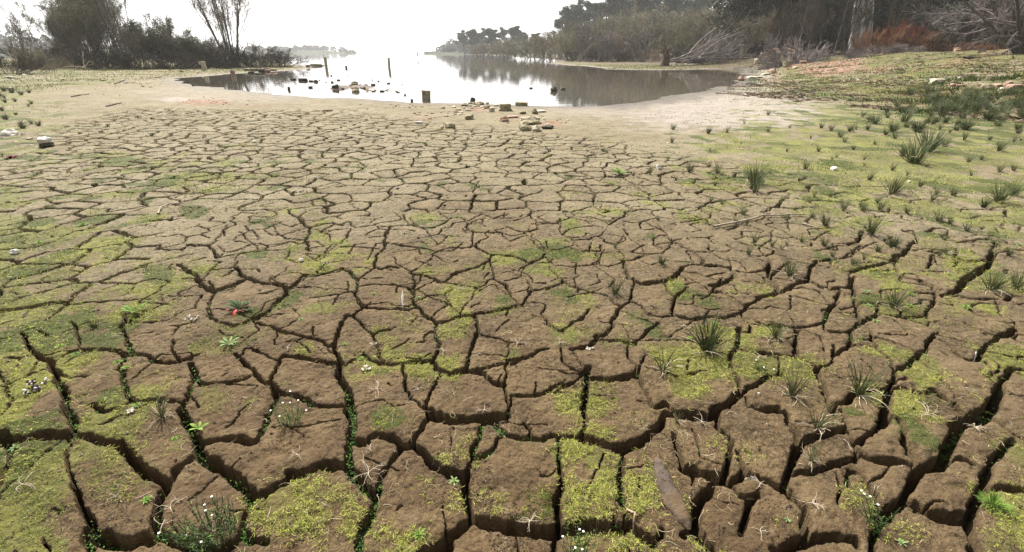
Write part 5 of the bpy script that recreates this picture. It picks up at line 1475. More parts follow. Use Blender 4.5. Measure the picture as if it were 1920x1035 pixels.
# the tree at the right edge, low branches reaching to the left
K['edge'] = plant_kind(41, 9, 5, .55, .22, [(12, .45, .9, .1, 7), (9, .45, .7, .0, 5), (6, .5, .6, -.1, 4)], 0, .1, None, M_BARK, M_GREYBR, .5, .010, .15, leanaz=-1.2, tup=.1, trunk_wig=.12)
KH['edge'] = 8.6
tree('edge', 'bare_tree', 1905, -75, 'big crooked bare tree at the right edge with low drooping branches', 'bare tree', t=33, rz=0)
def big_trunk():
    x, y = spot(1606, 54); z = float(terr(x, y)); rng = np.random.default_rng(3)
    r = root_thing('eucalyptus_tree', x, y, z - .3, 'huge pale trunk with peeling patches running out of the picture', 'tree')
    g = N('eucalyptus_bark'); P = g.obj(); mp = g.n('Mapping'); mp.inputs['Scale'].default_value = (1, 1, .22); g.l(P, mp.inputs[0])
    c = g.ramp(g.noise(mp.outputs[0], 2.6, 5, .6), (.34, (.12, .11, .10)), (.50, (.23, .22, .20)), (.56, (.55, .54, .52)), (.75, (.66, .65, .62)))
    g.bump(g.noise(mp.outputs[0], 9, 4), .5, .05); m = g.fin(c, .8, .2)
    k = 12; Pt = np.zeros((1, k, 3)); Pt[0, :, 2] = np.linspace(0, 14, k); Pt[0, :, 0] = np.linspace(0, -3.0, k) + rng.normal(0, .03, k)
    Rd = np.interp(Pt[:, :, 2], [0, .6, 2, 14], [1.35, 1.12, 1.0, .7])
    V, F = tube_batch(Pt, Rd, 24); a = np.arctan2(V[:, 1], V[:, 0]); V[:, :2] *= (1 + .06 * np.sin(a * 3 + V[:, 2] * .4) + .03 * np.sin(a * 7))[:, None]
    link('trunk', mesh_np('trunk', V, F, [m]), r)
    Q, Rq = grow(rng, Pt, Rd, 9, .28, .8, .5, 6, t0=.55, rr=.25); Q2, R2 = grow(rng, Q, Rq, 8, .5, .6, .2, 4)
    link('branches', mesh_np('branches', *join([tube_batch(Q, Rq, 6), tube_batch(Q2, np.maximum(R2, .015), 3)]), [m]), r)
    link('crown', mesh_np('crown', *leaves(rng, Q2, 9000, .16, .4), [M_EVER], smooth=False), r)
big_trunk()
# red dogwood like shrub, brush piles, dead bush
K['red'] = plant_kind(42, 2.4, 60, .75, .022, [(8, .45, .4, .5, 4), (7, .45, .4, .4, 3)], 0, .1, None, M_REDTW2, M_REDTW, 1.0, .009, .25)
K['orange'] = plant_kind(43, 2.0, 60, .75, .022, [(8, .45, .4, .5, 4), (7, .45, .4, .4, 3)], 0, .1, None, M_REDTW2, M_REDTW2, 1.0, .009, .25)
K['heap'] = plant_kind(44, 1.6, 90, 1.2, .03, [(8, .6, .6, -.1, 4), (5, .5, .6, -.1, 3)], 0, .1, None, M_GREYBR, M_GREYBR, 1.0, .010, -.6)
KH.update(red=2.3, orange=1.9, heap=.85)
tree('orange', 'red_shrub', 1635, 52, 'rusty orange half of the red twigged shrub, left', 'shrub', t=45, wide=.85)
tree('red', 'red_shrub', 1668, 44, 'deep red twigged shrub in front of the dark wood', 'shrub', t=45, wide=.75)
tree('orange', 'red_shrub', 1705, 60, 'low rusty twigs at the right end of the red shrub', 'shrub', t=44, wide=.9)
tree('heap', 'brush_pile', 1628, 90, 'dark flat pile of cut brush below the orange twigs', 'brush pile', t=42, wide=1.6)
tree('heap', 'brush_pile', 1687, 86, 'domed grey pile of cut brush below the red shrub', 'brush pile', t=41, wide=1.35)
tree('brush', 'dead_bush', 1752, 60, 'grey dead bush on an earth bank right of the red shrub', 'shrub', t=44, wide=1.2)
tree('orange', 'undergrowth', 1790, 78, 'brown bracken at the foot of the pale pair of stems', 'bracken', t=42, wide=1.6)
tree('orange', 'undergrowth', 1850, 84, 'brown bracken left of the big edge tree', 'bracken', t=38, wide=1.5)
tree('brush', 'undergrowth', 1875, 80, 'dark brush under the big edge tree', 'shrub', t=36, wide=1.4)
tree('brush', 'undergrowth', 1535, 78, 'dark brush left of the huge pale trunk', 'shrub', t=56, wide=1.5)
tree('brush', 'undergrowth', 1478, 84, 'dark brush behind the log pile', 'shrub', t=60, wide=1.4)

# far woods that read as one mass
def far_wood(name, pts, seed, size, dens, mat):
    rng = np.random.default_rng(seed); Vs = []; Fs = []; o = 0
    for (x, y, w, h, n) in pts:
        for i in range(n):
            cx = x + rng.uniform(-w, w); cy = y + rng.uniform(-15, 40); e = max(0, 1 - (abs(cx - x) / w) ** 2.2)
            hh = h * e * rng.uniform(.75, 1.1) + 1; m = dens
            u = rng.normal(0, 1, (m, 3)); u /= np.linalg.norm(u, axis=1, keepdims=True)
            c = u * np.array([size * rng.uniform(.7, 1.4), size, hh * .52]) * rng.uniform(.75, 1, (m, 1)) + np.array([cx, cy, max(float(terr(cx, cy)), ZW) + hh * .5])
            v, f = leaves(rng, np.repeat(c[:, None], 2, 1), m, size * .42, .1, 1.2); Vs.append(v); Fs.append(f + o); o += len(v)
    tag(link(name, mesh_np(name, np.concatenate(Vs), np.concatenate(Fs), [mat], smooth=False)), None, None, None, 'stuff')
far_wood('distant_wood', [(-330, 680, 70, 8, 60), (-262, 690, 50, 9, 40)], 5, 4.5, 160, M_EVER)      # hills across the lake
far_wood('left_far_wood', [(-330, 330, 60, 13, 60), (-262, 345, 50, 9, 46), (-390, 300, 60, 16, 50)], 6, 3.2, 170, M_EVER)      # behind the left bank
far_wood('point_wood', [(-28, 420, 26, 12, 50), (-44, 520, 36, 13, 40), (-18, 380, 18, 11, 40)], 7, 3.4, 170, M_EVER)        # beyond the pines
def far_land(name, cx, cy, rx, ry, h):
    V = []; F = []; n = 48; m = 8
    for i in range(m + 1):
        f = i / m
        for j in range(n):
            a = 2 * math.pi * j / n; q = 1 - f; wob = 1 + .12 * math.sin(a * 3 + cx) + .06 * math.sin(a * 7)
            V.append((cx + math.cos(a) * rx * q * wob, cy + math.sin(a) * ry * q * wob, ZW - .3 + (h + .3) * (1 - q ** 2.4)))
    for i in range(m):
        for j in range(n): F.append((i * n + j, i * n + (j + 1) % n, (i + 1) * n + (j + 1) % n, (i + 1) * n + j))
    m_ = simple_mat(name + '_ground', (.02, .028, .012), (.04, .045, .02), .05, .95, .1)
    tag(link(name, mesh_np(name, np.array(V), np.array(F), [m_])), kind='structure')
far_land('far_hill', -305, 690, 100, 40, 4); far_land('left_hill', -330, 355, 130, 40, 4); far_land('headland', -34, 470, 40, 120, 2.5)
# ------------------------------------------------------------------ stones, bricks, posts, timber
from mathutils import noise as mn
def stone_mat(name, c1, c2, c3, sc=9, moss=None):
    g = N(name); P = g.obj()
    a = g.noise(P, sc, 5, .6); b = g.noise(P, sc * 6, 4, .65)
    col = g.ramp(a, (.3, c1), (.5, c2), (.7, c3)); col = g.mix(g.maprange(b, .52, .72), col, tuple(v * .45 for v in c1))
    if moss: col = g.mix(g.math('MULTIPLY', g.maprange(g.noise(P, sc * .6, 4), .5, .62), .8), col, moss)
    g.bump(b, .6, .01); return g.fin(col, .9, .2)
M_PALE = stone_mat('stone_pale', (.34, .30, .22), (.46, .41, .31), (.56, .51, .41))
M_STONE = stone_mat('stone_brown', (.17, .14, .09), (.27, .23, .155), (.40, .35, .26), moss=(.10, .11, .03))
M_WETST = stone_mat('stone_wet', (.025, .022, .016), (.06, .05, .035), (.11, .095, .065), moss=(.06, .07, .02))
M_BRICK = stone_mat('brick_red', (.22, .085, .05), (.30, .13, .08), (.40, .27, .19), 14)
M_BLOCK = stone_mat('block_concrete', (.24, .20, .13), (.36, .31, .21), (.48, .43, .32), 11, moss=(.12, .11, .05))
M_WHITEST = stone_mat('stone_white', (.48, .45, .40), (.62, .59, .53), (.72, .70, .64))
M_PINKST = stone_mat('stone_pinkish', (.24, .15, .11), (.33, .22, .16), (.42, .31, .24))
M_POST = stone_mat('post_weathered', (.30, .26, .17), (.42, .37, .26), (.52, .47, .36), 14)
M_WOOD = stone_mat('driftwood_dark', (.036, .026, .018), (.075, .055, .042), (.125, .096, .078), 9, moss=(.10, .068, .034))
M_LOG = stone_mat('log_brown', (.07, .055, .045), (.14, .115, .10), (.22, .19, .17), 10)
M_STICK = stone_mat('stick_pale', (.22, .18, .125), (.34, .28, .21), (.44, .38, .30), 40)
def rock_mesh(seed, blocky=0.0, rough=.22, sub=3):
    bm = bmesh.new(); bmesh.ops.create_icosphere(bm, subdivisions=sub, radius=1.0); o = Vector((seed * 3.7, seed * 1.3, 5))
    for v in bm.verts:
        d = v.co.normalized()
        m = max(abs(d.x), abs(d.y), abs(d.z)); q = d / m
        c = d.lerp(q * .82, blocky)
        n = mn.noise(c * 1.3 + o) * rough * 1.4 + mn.noise(c * 3.5 + o) * rough * .55 + mn.noise(c * 9 + o) * rough * .2
        # flat broken faces
        for k in range(3):
            f = Vector((math.sin(seed * 1.7 + k * 2.1), math.cos(seed * 2.3 + k * 1.9), math.sin(seed + k * 1.1))).normalized()
            e = c.dot(f) - (.62 + .1 * k)
            if e > 0: c = c - f * e * .85
        v.co = c * (1 + n)
    me = bpy.data.meshes.new('stone'); bm.to_mesh(me); bm.free()
    for p in me.polygons: p.use_smooth = False
    return me
ROCKS = [rock_mesh(i, b) for i, b in enumerate([.0, .2, .6, .85, .9, .35, .75, .1])]
_cache = {}
def rock(px, pb, wpx, hpx, kind, mat, label, cat='stone', group=None, dep=1.0, rz=None, tilt=0.0, name='stone', sink=.25, water=False):
    """a stone whose base is seen at (px, pb), wpx wide and hpx high in the photo"""
    if water: x, y = flat(px, pb, ZW); t = y * CP + (CAMH - ZW) * SP; z = ZW
    else: x, y, z, t = hit(px, pb); z = float(gsample('Z', x, y)) if math.hypot(x, y) < 30 else z
    key = (kind, mat.name)
    if key not in _cache:
        me = ROCKS[kind].copy(); me.materials.clear(); me.materials.append(mat); _cache[key] = me
    w = wpx * t / FPX / 2; fore = abs(ray(px, pb)[2]) / np.linalg.norm(ray(px, pb))
    H = hpx * t / FPX; d = w * dep
    h = max(.25 * min(w, H), H - 2 * d * fore * .7) if H > 2 * d * fore else H * .45
    rr = random.Random(int(px * 3 + pb * 7))
    o = link(name, _cache[key], None, (x, y + d, z + h * (.5 - sink)), (tilt, tilt * .4, rr.uniform(-.3, .3) if rz is None else rz), (w / .95, d / .95, h * (.5 + sink * .5)))
    tag(o, label, cat, group); return o
def prop_block(name, w, d, h, mat, parent=None, bev=.08, seed=1, loc=(0, 0, 0), rot=(0, 0, 0), rough=.02):
    bm = bmesh.new(); bmesh.ops.create_cube(bm, size=1); bmesh.ops.scale(bm, vec=(w, d, h), verts=bm.verts); bmesh.ops.translate(bm, vec=(0, 0, h / 2), verts=bm.verts)
    bmesh.ops.subdivide_edges(bm, edges=bm.edges[:], cuts=5, use_grid_fill=True)
    o_ = Vector((seed * 2.1, seed, 3)); s = min(w, d, h)
    for v in bm.verts:
        c = v.co / max(s, .01); v.co += Vector((mn.noise(c * 1.1 + o_), mn.noise(c * 1.1 - o_), mn.noise(c * 1.3 + o_ * 2))) * s * rough * 4
        ex = abs(v.co.x) / (w / 2); ey = abs(v.co.y) / (d / 2); ez = abs(v.co.z - h / 2) / (h / 2)
        if (ex > .9) + (ey > .9) + (ez > .9) >= 2: v.co -= Vector((v.co.x, v.co.y, v.co.z - h / 2)) * bev * (.6 + .8 * abs(mn.noise(c * 3 + o_)))
    me = bpy.data.meshes.new(name); bm.to_mesh(me); bm.free(); me.materials.append(mat)
    return link(name, me, parent, loc, rot)
def ground_at(px, pb, water=False):
    if water:
        x, y = flat(px, pb, ZW); return x, y, ZW, y * CP + (CAMH - ZW) * SP
    return hit(px, pb)

# --- posts
def post(px, pb, wpx, ptop, label, lean=0.0, cap=False, water=False):
    x, y, z, t = ground_at(px, pb, water); H = hgt(x, y, z, ptop); w = wpx * t / FPX
    r = root_thing('wooden_post' if not cap else 'stone_post', x, y, z, label, 'post'); r.rotation_euler = (0, lean, .2)
    prop_block('shaft', w, w, H + .5, M_POST, r, .05, int(px), (0, 0, -.5), rough=.012)
    if cap: prop_block('cap', w * 1.5, w * 1.5, w * .35, M_STONE, r, .05, 3, (0, 0, H + .01))
    else: prop_block('top', w * .96, w * .96, w * .25, M_PALE, r, .12, 5, (0, 0, H + .003), rough=.02)
post(612, 126.5, 4.6, 108.5, 'weathered post standing in the lake, left one of two', water=True)
post(730, 127.5, 4.2, 109.5, 'weathered post standing in the lake, right one of two', .03, water=True)
post(384, 132, 6.5, 117, 'short square post at the edge of the left bank', .02)
post(1345, 117.5, 8, 100, 'short pale post on the green bank before the fallen branches')
post(1392, 110, 9, 87, 'taller post with a flat cap at the end of the fallen branches', cap=True)

# --- blocks and bricks by the water
def blk(px, pb, wpx, hpx, mat, label, name='brick_block', seed=1, rz=.15, dep=.7, tilt=(0, 0), water=False, cat='block', group=None):
    x, y, z, t = ground_at(px, pb, water)
    if not water and math.hypot(x, y) < 30: z = float(gsample('Z', x, y))
    w = wpx * t / FPX; H = hpx * t / FPX * 1.05; d = w * dep
    fore = abs(ray(px, pb)[2]) / np.linalg.norm(ray(px, pb)); h = max(H - d * fore * .9, H * .35)
    o = prop_block(name, w * .92, d, h + .05, mat, None, .05, seed, (x, y + d / 2, z - .05), (tilt[0], tilt[1], rz)); tag(o, label, cat, group); return o
blk(798, 188, 16, 17, M_BLOCK, 'upright mossy masonry block standing in the shallows', seed=2, rz=.25, tilt=(.02, .05), water=True)
def masonry():
    x, y, z, t = ground_at(947, 209); w = 25 * t / FPX
    r = root_thing('masonry_block', x, y + .2, z, 'two layered block of old masonry on the lake shore', 'block', None, .06)
    prop_block('lower_course', w, w * .7, w * .22, M_STONE, r, .08, 4, (0, 0, -.03)); prop_block('upper_course', w * .88, w * .6, w * .30, M_BLOCK, r, .08, 6, (0, .04, w * .20))
masonry()
blk(978, 199, 25, 8, M_BLOCK, 'flat topped block at the waterline right of the layered masonry', seed=7, rz=-.05)
blk(922, 210, 10, 8, M_PALE, 'whitish brick lying askew left of the layered masonry', 'brick', 8, .6, cat='brick')
blk(785, 232, 16, 5, M_WHITEST, 'white flat brick lying alone on the mud', 'brick', 9, .05, .4, cat='brick')
blk(436, 142, 8, 9, M_PINKST, 'orange brown block at the edge of the dark shallows', seed=10, rz=.3, water=True)
blk(463, 124, 8, 9, M_PINKST, 'left one of two tawny blocks on the left point', seed=11)
blk(471, 124, 6, 7, M_PINKST, 'right smaller one of two tawny blocks on the left point', seed=12)
blk(649, 128, 4, 4, M_WETST, 'small dark cube in the water between the two posts', seed=13, water=True)
blk(577, 127, 7, 5, M_STONE, 'stone at the shore end of the thin sand bar', seed=14, water=True)
def wall_ruin():
    # low broken wall and bricks where the left point meets the water: stones of their own
    rr = random.Random(5)
    for i, (px, pb, w, h, m, lab) in enumerate([(462,133,12,6,M_STONE,'first stone of the low ruined wall, left'),(476,134,14,7,M_STONE,'dark stone of the ruined wall, second from left'),(488,136,12,8,M_WETST,'dark block of the ruined wall at the water'),
            (500,135,10,5,M_PINKST,'reddish stone of the ruined wall'),(510,133,12,5,M_PINKST,'flat tawny slab ending the ruined wall'),(470,139,10,6,M_WETST,'wet brick below the ruined wall'),(484,142,10,6,M_WETST,'lowest wet brick below the ruined wall'),(494,130,16,3,M_PINKST,'thin slab on top of the ruined wall')]):
        rock(px, pb, w, h, 3 + i % 2, m, lab, water=False, sink=.2)
wall_ruin()
ROCKLIST = [
 (843,241,20,13,6,M_STONE,'wedge shaped rock with a pale face, alone on the mud'),(759,238,10,9,5,M_STONE,'small mossy rock left of the white flat brick'),(879,224,18,13,2,M_STONE,'rough chunk of rubble beside the pile of tiles'),
 (1003,214,12,12,0,M_STONE,'rounded boulder with a flat slab leaning on it'),(1012,211,26,6,4,M_PALE,'long pale slab tapering to the right behind the boulder'),(980,214,14,7,3,M_STONE,'dark flat stone left of the rounded boulder'),
 (986,246,22,17,1,M_STONE,'left one of two cobbles in the clump of rubble'),(1007,247,18,14,0,M_PALE,'right one of two cobbles in the clump of rubble'),(994,234,44,19,5,M_BLOCK,'lumpy mortar and pebble mass on top of two cobbles'),
 (1027,242,22,9,3,M_WETST,'dark slab added as the shadow at the right of the rubble clump'),(945,229,18,12,5,M_PINKST,'pinkish chunk left of the rubble clump'),(962,222,22,6,4,M_PINKST,'flat pink slab behind the rubble clump'),  # first entry: dark slab built in place of the clump's shadow
 (886,191,10,9,5,M_WETST,'dark stone raised on the pile of tiles by the water'),(871,199,14,6,3,M_STONE,'flat stone at the left of the pile of tiles'),(900,197,16,8,6,M_STONE,'stone heap top at the right of the pile of tiles'),
 (913,202,12,5,4,M_STONE,'stone at the right foot of the pile of tiles'),(930,199,10,4,4,M_PALE,'pale flat stone between tiles and masonry'),(772,192,5,7,5,M_WETST,'dark pointed stub of stone at the waterline'),
 (1039,172,12,10,1,M_WETST,'dark root like lump in the lake with its reflection'),(1056,168,8,4,4,M_WETST,'small dark lump right of the root like one'),(996,166,6,2.5,4,M_WETST,'thin dark fragment in the bright water'),
 (347,156,9,6,1,M_WETST,'dark stone at the left end of the shallows'),(541,169,5,7,5,M_WETST,'dark pointed stone in the bright water'),(581,165,7,4,3,M_WETST,'dark brick in the bright water'),(591,154,8,5,6,M_WETST,'largest dark lump of the row in the water'),
 (566,152,16,6,4,M_WETST,'flat dark slab in the row in the water'),(549,150,9,3.5,4,M_WETST,'left flat stone of the row in the water'),(582,153,8,3,4,M_WETST,'thin stone left of the largest dark lump'),(622,155,5,3,3,M_WETST,'dark bit above the rubble spit'),
 (634,151,6,2.5,4,M_WETST,'thin dark bit above the rubble spit'),(699,160,8,3.5,4,M_WETST,'flat stone behind the rubble spit, right'),(685,161,7,3.5,3,M_WETST,'flat stone behind the rubble spit, middle'),(728,157,6,2.5,4,M_WETST,'thin flat stone beyond the end of the spit'),
 (665,173,14,7,6,M_STONE,'stone block in front of the rubble spit'),(627,165,12,8,2,M_WETST,'dark heap at the left end of the rubble spit'),(663,160,14,8,5,M_STONE,'grey green stone crowning the rubble spit'),(744,173,4,2.5,3,M_WETST,'tiny dark stone right of the spit'),(759,179,4,3,3,M_WETST,'tiny dark stone beside the upright block'),
 (1392,152,12,11,0,M_PINKST,'pinkish boulder where the lake edge meets the right bank'),(1452,138,13,11,1,M_PINKST,'brown boulder on the right bank above the pale slabs'),(1420,118,9,9,6,M_PALE,'pale stone block standing before the rubble of slabs'),
 (1412,108,34,7,4,M_PALE,'long pale slab on the green bank'),(1434,106,14,10,2,M_PINKST,'brown lump behind the long pale slab'),(1458,104,26,14,5,M_PINKST,'pink stone heap left of the log pile'),(1446,114,24,9,4,M_STONE,'grey slanting slab below the pink heap'),
 (1475,126,11,12,5,M_STONE,'grey stump like stone on the grass right of the bank'),(1509,119,14,6,3,M_PINKST,'square orange stone on the grass'),(1494,128,12,4,4,M_PALE,'thin white stone on the grass'),
 (1420,147,30,5,4,M_PALE,'pale low slab along the lake edge'),(1440,141,18,5,4,M_PALE,'second pale slab higher along the lake edge'),(1540,88,10,9,6,M_PINKST,'tawny block under the dark stems'),
 (1787,92,14,7,3,M_PINKST,'brick heap before the bracken'),(1799,96,12,7,5,M_PINKST,'smaller brick heap before the bracken'),
 (1766,157,26,11,4,M_PALE,'large pale slab tilted on the grass at right'),(1748,152,9,6,5,M_WETST,'dark stone touching the large pale slab'),(1790,162,12,7,3,M_PINKST,'reddish tile in the right rubble band'),(1806,163,14,6,4,M_PINKST,'flat rubble piece in the right rubble band'),
 (1856,168,24,13,6,M_STONE,'striped stone slab leaning in the rubble at right'),(1875,163,16,8,2,M_PINKST,'reddish rubble chunk between the leaning slabs'),(1885,170,14,7,3,M_WHITEST,'white fragment between the leaning slabs'),(1908,170,28,14,4,M_PINKST,'big brown slab touching the right edge'),
 (1864,151,8,8,5,M_WETST,'small dark stump like stone above the rubble'),(1896,158,14,6,4,M_PINKST,'flat red stone above the big brown slab'),
 (8,255,22,15,1,M_WHITEST,'white rounded stone at the left edge'),(125,247,8,5,3,M_WHITEST,'small white stone right of the pale driftwood block'),(122,238,9,4,4,M_WETST,'dark flat chip above the small white stone'),(40,253,6,6,5,M_WHITEST,'small whitish stone by the white rounded one'),
 (52,262,8,5,3,M_PALE,'pale chip left of the driftwood block'),(16,168,8,5,3,M_PALE,'pale stone in the upper left grass'),(14,147,12,5,4,M_WHITEST,'white stone in the far left grass'),
 (1236,319,11,12,5,M_WHITEST,'white crumpled lump on the pale flat right of centre'),(1566,320,12,10,2,M_WHITEST,'white scrap on a dark plate at upper right'),(353,805,15,13,5,M_PALE,'pale little stone on a crack rim in the left foreground'),
 (22,478,14,12,5,M_WHITEST,'white scrap on the left moss'),(589,334,6,6,5,M_WHITEST,'tiny white bit on the upper plates'),(476,267,7,4,4,M_WHITEST,'tiny white chip far on the cracked mud'),(1706,342,5,4,3,M_WHITEST,'tiny white bit on the right slope'),
 (563,489,8,7,5,M_WHITEST,'whitish fleck left of centre on the plates'),(1424,740,6,6,5,M_PALE,'tiny white pebble near the right cracks'),(1320,620,0.1,0.1,5,M_PALE,'')]
for q in ROCKLIST:
    if not q[7 - 1]: continue
    px, pb, w, h, kd, mt, lab = q
    inw = lake_sd(*flat(px, pb, ZW)) < 0 and pb < 200 and float(terr(*flat(px, pb, ZW))) < ZW
    rock(px, pb, w, h, kd, mt, lab, water=bool(inw))
rr = random.Random(12)
def debris(n, boxes, wr, mats, label, group, name='rubble_piece', water=False):
    for i in range(n):
        bx, by, bw, bh = boxes[i % len(boxes)]
        while True:
            a, b = rr.uniform(-1, 1), rr.uniform(-1, 1)
            if a * a + b * b < 1: break
        px, pb = bx + a * bw, by + b * bh; w = rr.uniform(*wr) * (.6 + .4 * rr.random())
        inw = lake_sd(*flat(px, pb, ZW)) < 0.1 and float(terr(*flat(px, pb, ZW))) < ZW
        if inw != water and water is not None: continue
        rock(px, pb, w, w * rr.uniform(.25, .6), rr.choice([2, 3, 4, 5, 6]), rr.choice(mats), label, 'rubble', group, tilt=rr.uniform(-.25, .25), name=name, rz=rr.uniform(0, 3.1), water=bool(inw))
debris(29, [(690,167,52,6),(655,163,30,5),(720,171,22,3)], (4, 9), [M_STONE, M_STONE, M_WETST, M_PINKST], 'rubble bit on the spit in the lake', 'rubble of the spit in the lake', water=None)
debris(34, [(890,198,28,6),(865,204,55,5)], (5, 11), [M_STONE, M_PALE, M_PALE, M_PINKST], 'broken tile in the pile at the shore', 'broken tiles piled at the shore', water=None)
debris(30, [(795,218,28,8),(840,214,24,6),(860,211,10,5)], (4, 10), [M_PINKST, M_PALE, M_STONE], 'broken tile scattered on the mud left of centre', 'broken tiles scattered on the mud', water=False)
debris(20, [(700,200,60,6),(765,200,40,6)], (3, 7), [M_PINKST, M_PALE, M_STONE], 'small tile shard along the mud shore', 'tile shards along the mud shore', water=False)
debris(22, [(1030,226,36,9),(955,226,30,8)], (3, 8), [M_BRICK, M_PINKST, M_PALE], 'red shard round the rubble clump', 'red shards round the rubble clump', water=False)
debris(25, [(1545,146,70,8),(1460,146,30,9),(1610,152,50,5)], (3, 8), [M_BRICK, M_PINKST, M_PALE, M_BRICK], 'brick shard in the red rubble band', 'brick shards of the red rubble band', water=False)
debris(25, [(1615,119,40,7),(1690,124,55,6),(1500,128,30,6)], (3, 8), [M_BRICK, M_PINKST, M_PALE], 'brick shard on the reddish mound', 'brick shards of the reddish mound', water=False)
debris(16, [(1800,158,40,5),(1880,163,35,6),(1850,150,60,7)], (4, 9), [M_PINKST, M_PALE, M_STONE], 'rubble chip between the slabs at the right', 'rubble chips between the right slabs', water=False)
debris(15, [(560,152,50,8),(640,150,60,16),(720,165,50,14)], (2, 4.5), [M_WETST], 'small dark chip breaking the water surface', 'dark chips in the shallow water', water=True)
debris(19, [(380,188,60,6),(440,193,60,4)], (2.5, 5), [M_PINKST, M_PALE, M_BRICK], 'shard on the sandy gravel patch at left', 'shards of the gravel patch', water=False)
debris(14, [(250,150,110,10),(330,160,70,12)], (4, 9), [M_WETST, M_STONE], 'dark clod on the far left mud', 'dark clods of the far left mud', water=False)
debris(12, [(395,130,50,4),(345,133,30,4)], (4, 9), [M_PINKST, M_PALE, M_STONE], 'brick along the left bank foot', 'bricks along the foot of the left bank', water=False)
debris(19, [(40,262,40,14),(60,150,60,10)], (3, 7), [M_PALE, M_WHITEST], 'pale chip on the left bank', 'pale chips of the left bank', water=False)
debris(12, [(960,300,700,60),(900,250,500,30),(1300,250,120,40)], (2.5, 5), [M_WETST, M_PALE, M_STONE], 'tiny chip on the cracked mud', 'tiny chips on the cracked mud', water=False)

# --- timber
def stick(pts, r0, r1, mat, label, name='stick', lift=.012, cat='stick', sides=6, twig=0, seed=1, over=None):
    P = []
    for q in pts:
        x, y, z, t = hit(q[0], q[1]); zz = (float(gsample('Z', x, y)) if math.hypot(x, y) < 30 else z) + lift + (q[2] if len(q) > 2 else 0); P.append((x, y, zz))
    P = np.array(P); k = len(P); u = np.linspace(0, k - 1, (k - 1) * 4 + 1)
    Q = np.stack([np.interp(u, np.arange(k), P[:, c]) for c in range(3)], 1); rng = np.random.default_rng(seed)
    Q[:, 2] = np.maximum(Q[:, 2], np.where(np.hypot(Q[:, 0], Q[:, 1]) < 30, gsample('Z', Q[:, 0], Q[:, 1]), -9) + lift * .6)
    Q[1:-1] += rng.normal(0, r0 * .35, Q[1:-1].shape)
    c = Q.mean(0).copy(); c[2] = Q[:, 2].min(); Rd = np.linspace(r0, r1, len(Q)) * rng.uniform(.85, 1.15, len(Q))
    V, F = tube_batch((Q - c)[None], Rd[None], sides)
    if twig:
        A, B = grow(rng, (Q - c)[None], Rd[None], twig, .25, .7, .2, 5); V2, F2 = tube_batch(A, np.maximum(B, r1 * .3), 4); V, F = join([(V, F), (V2, F2)])
    o = link(name, mesh_np(name, V, F, [mat]), None, tuple(c)); tag(o, label, cat); return o
stick([(1338,427),(1385,418),(1430,408),(1475,405),(1511,404)], .011, .007, M_STICK, 'long pale branch lying across the plates at right', twig=3, lift=.02)
stick([(1503,420),(1526,426)], .008, .005, M_STICK, 'short pale stick right of the long branch')
stick([(297,404),(303,392),(318,385),(352,384)], .010, .005, M_STICK, 'bent pale stick over a crack at left', lift=.02)
stick([(1258,332),(1300,334),(1308,333)], .012, .007, M_STICK, 'straight pale stick on the mud right of centre'); stick([(1058,330),(1100,333)], .010, .006, M_WOOD, 'thin dark stick right of centre')
stick([(1152,949),(1172,957),(1190,970),(1193,997)], .006, .003, M_PINKST, 'reddish bent root dangling into the bottom crack', lift=.015)
stick([(1405,896),(1440,908),(1484,922)], .011, .007, M_LOG, 'long buried root crossing the right crack', lift=.0)
stick([(135,182),(150,179),(168,177)], .035, .015, M_WOOD, 'thin dark branch on the far left mud'); stick([(200,200),(228,194)], .035, .02, M_WOOD, 'dark stick nearer than the thin branch, left')
stick([(215,158),(235,150)], .05, .03, M_WOOD, 'dark piece of timber on the far left mud'); stick([(290,146),(302,145)], .05, .04, M_WOOD, 'dark log stub near the left shallows')
stick([(505,251),(528,252)], .035, .008, M_WETST, 'dark pointed stick on the mid mud'); stick([(870,250),(890,253)], .03, .02, M_PALE, 'pale splinter on the mud below the wedge rock')
stick([(617,180.3),(633,180.2)], .03, .03, M_WETST, 'dark plank at the water edge left of the spit', name='plank', cat='plank'); stick([(605,209),(624,208)], .04, .03, M_PINKST, 'brown stick on the mud below the lake')
stick([(672,127.5),(684,128),(688,128)], .16, .18, M_WETST, 'floating log with a thick end between the lake posts', name='log', cat='log', lift=.05)
stick([(582,123.5),(600,123.4),(630,123.6)], .25, .08, M_STONE, 'low tapering bar of mud and timber left of the first lake post', name='log', cat='log', lift=.02)
stick([(618,143),(632,142.4),(643,143)], .05, .03, M_WETST, 'thin floating branch below the first lake post', lift=.01)
def drift():
    P = []
    for px, py in [(1232,858),(1240,885),(1252,915),(1268,945),(1283,968),(1294,986)]:
        x, y = flat(px, py, .01); P.append((x, y, float(np.max(gsample('Z', x + np.array([-.03, 0, .03]), y + np.zeros(3)))) ))
    P = np.array(P); P[:, 2] = np.linspace(.010, -.012, 6); c = P[2].copy()
    u = np.linspace(0, 5, 46); Q = np.stack([np.interp(u, np.arange(6), P[:, k]) for k in range(3)], 1) - c
    Rd = np.interp(u, [0, .3, 1, 2.5, 4, 4.6, 5], [.008, .020, .030, .042, .034, .018, .007])
    V, F = tube_batch(Q[None], Rd[None], 18); V = V.reshape(46, 18, 3); ce = Q[:, None]
    for i in range(46):
        for j in range(18):
            d = V[i, j] - Q[i]; n_ = mn.noise(Vector((i * .12, math.cos(j * .35) * 2.2, math.sin(j * .35) * 2.2))) * .30 + mn.noise(Vector((i * .5, math.cos(j * .35) * 6, math.sin(j * .35) * 6))) * .12
            V[i, j] = Q[i] + d * (1 + n_) * np.array([1, 1, .55])
    me = mesh_np('driftwood', V.reshape(-1, 3), F, [M_WOOD])
    o = link('driftwood', me, None, tuple(c)); tag(o, 'big dark driftwood piece sunk into a plate, lower right of centre', 'driftwood')
drift()
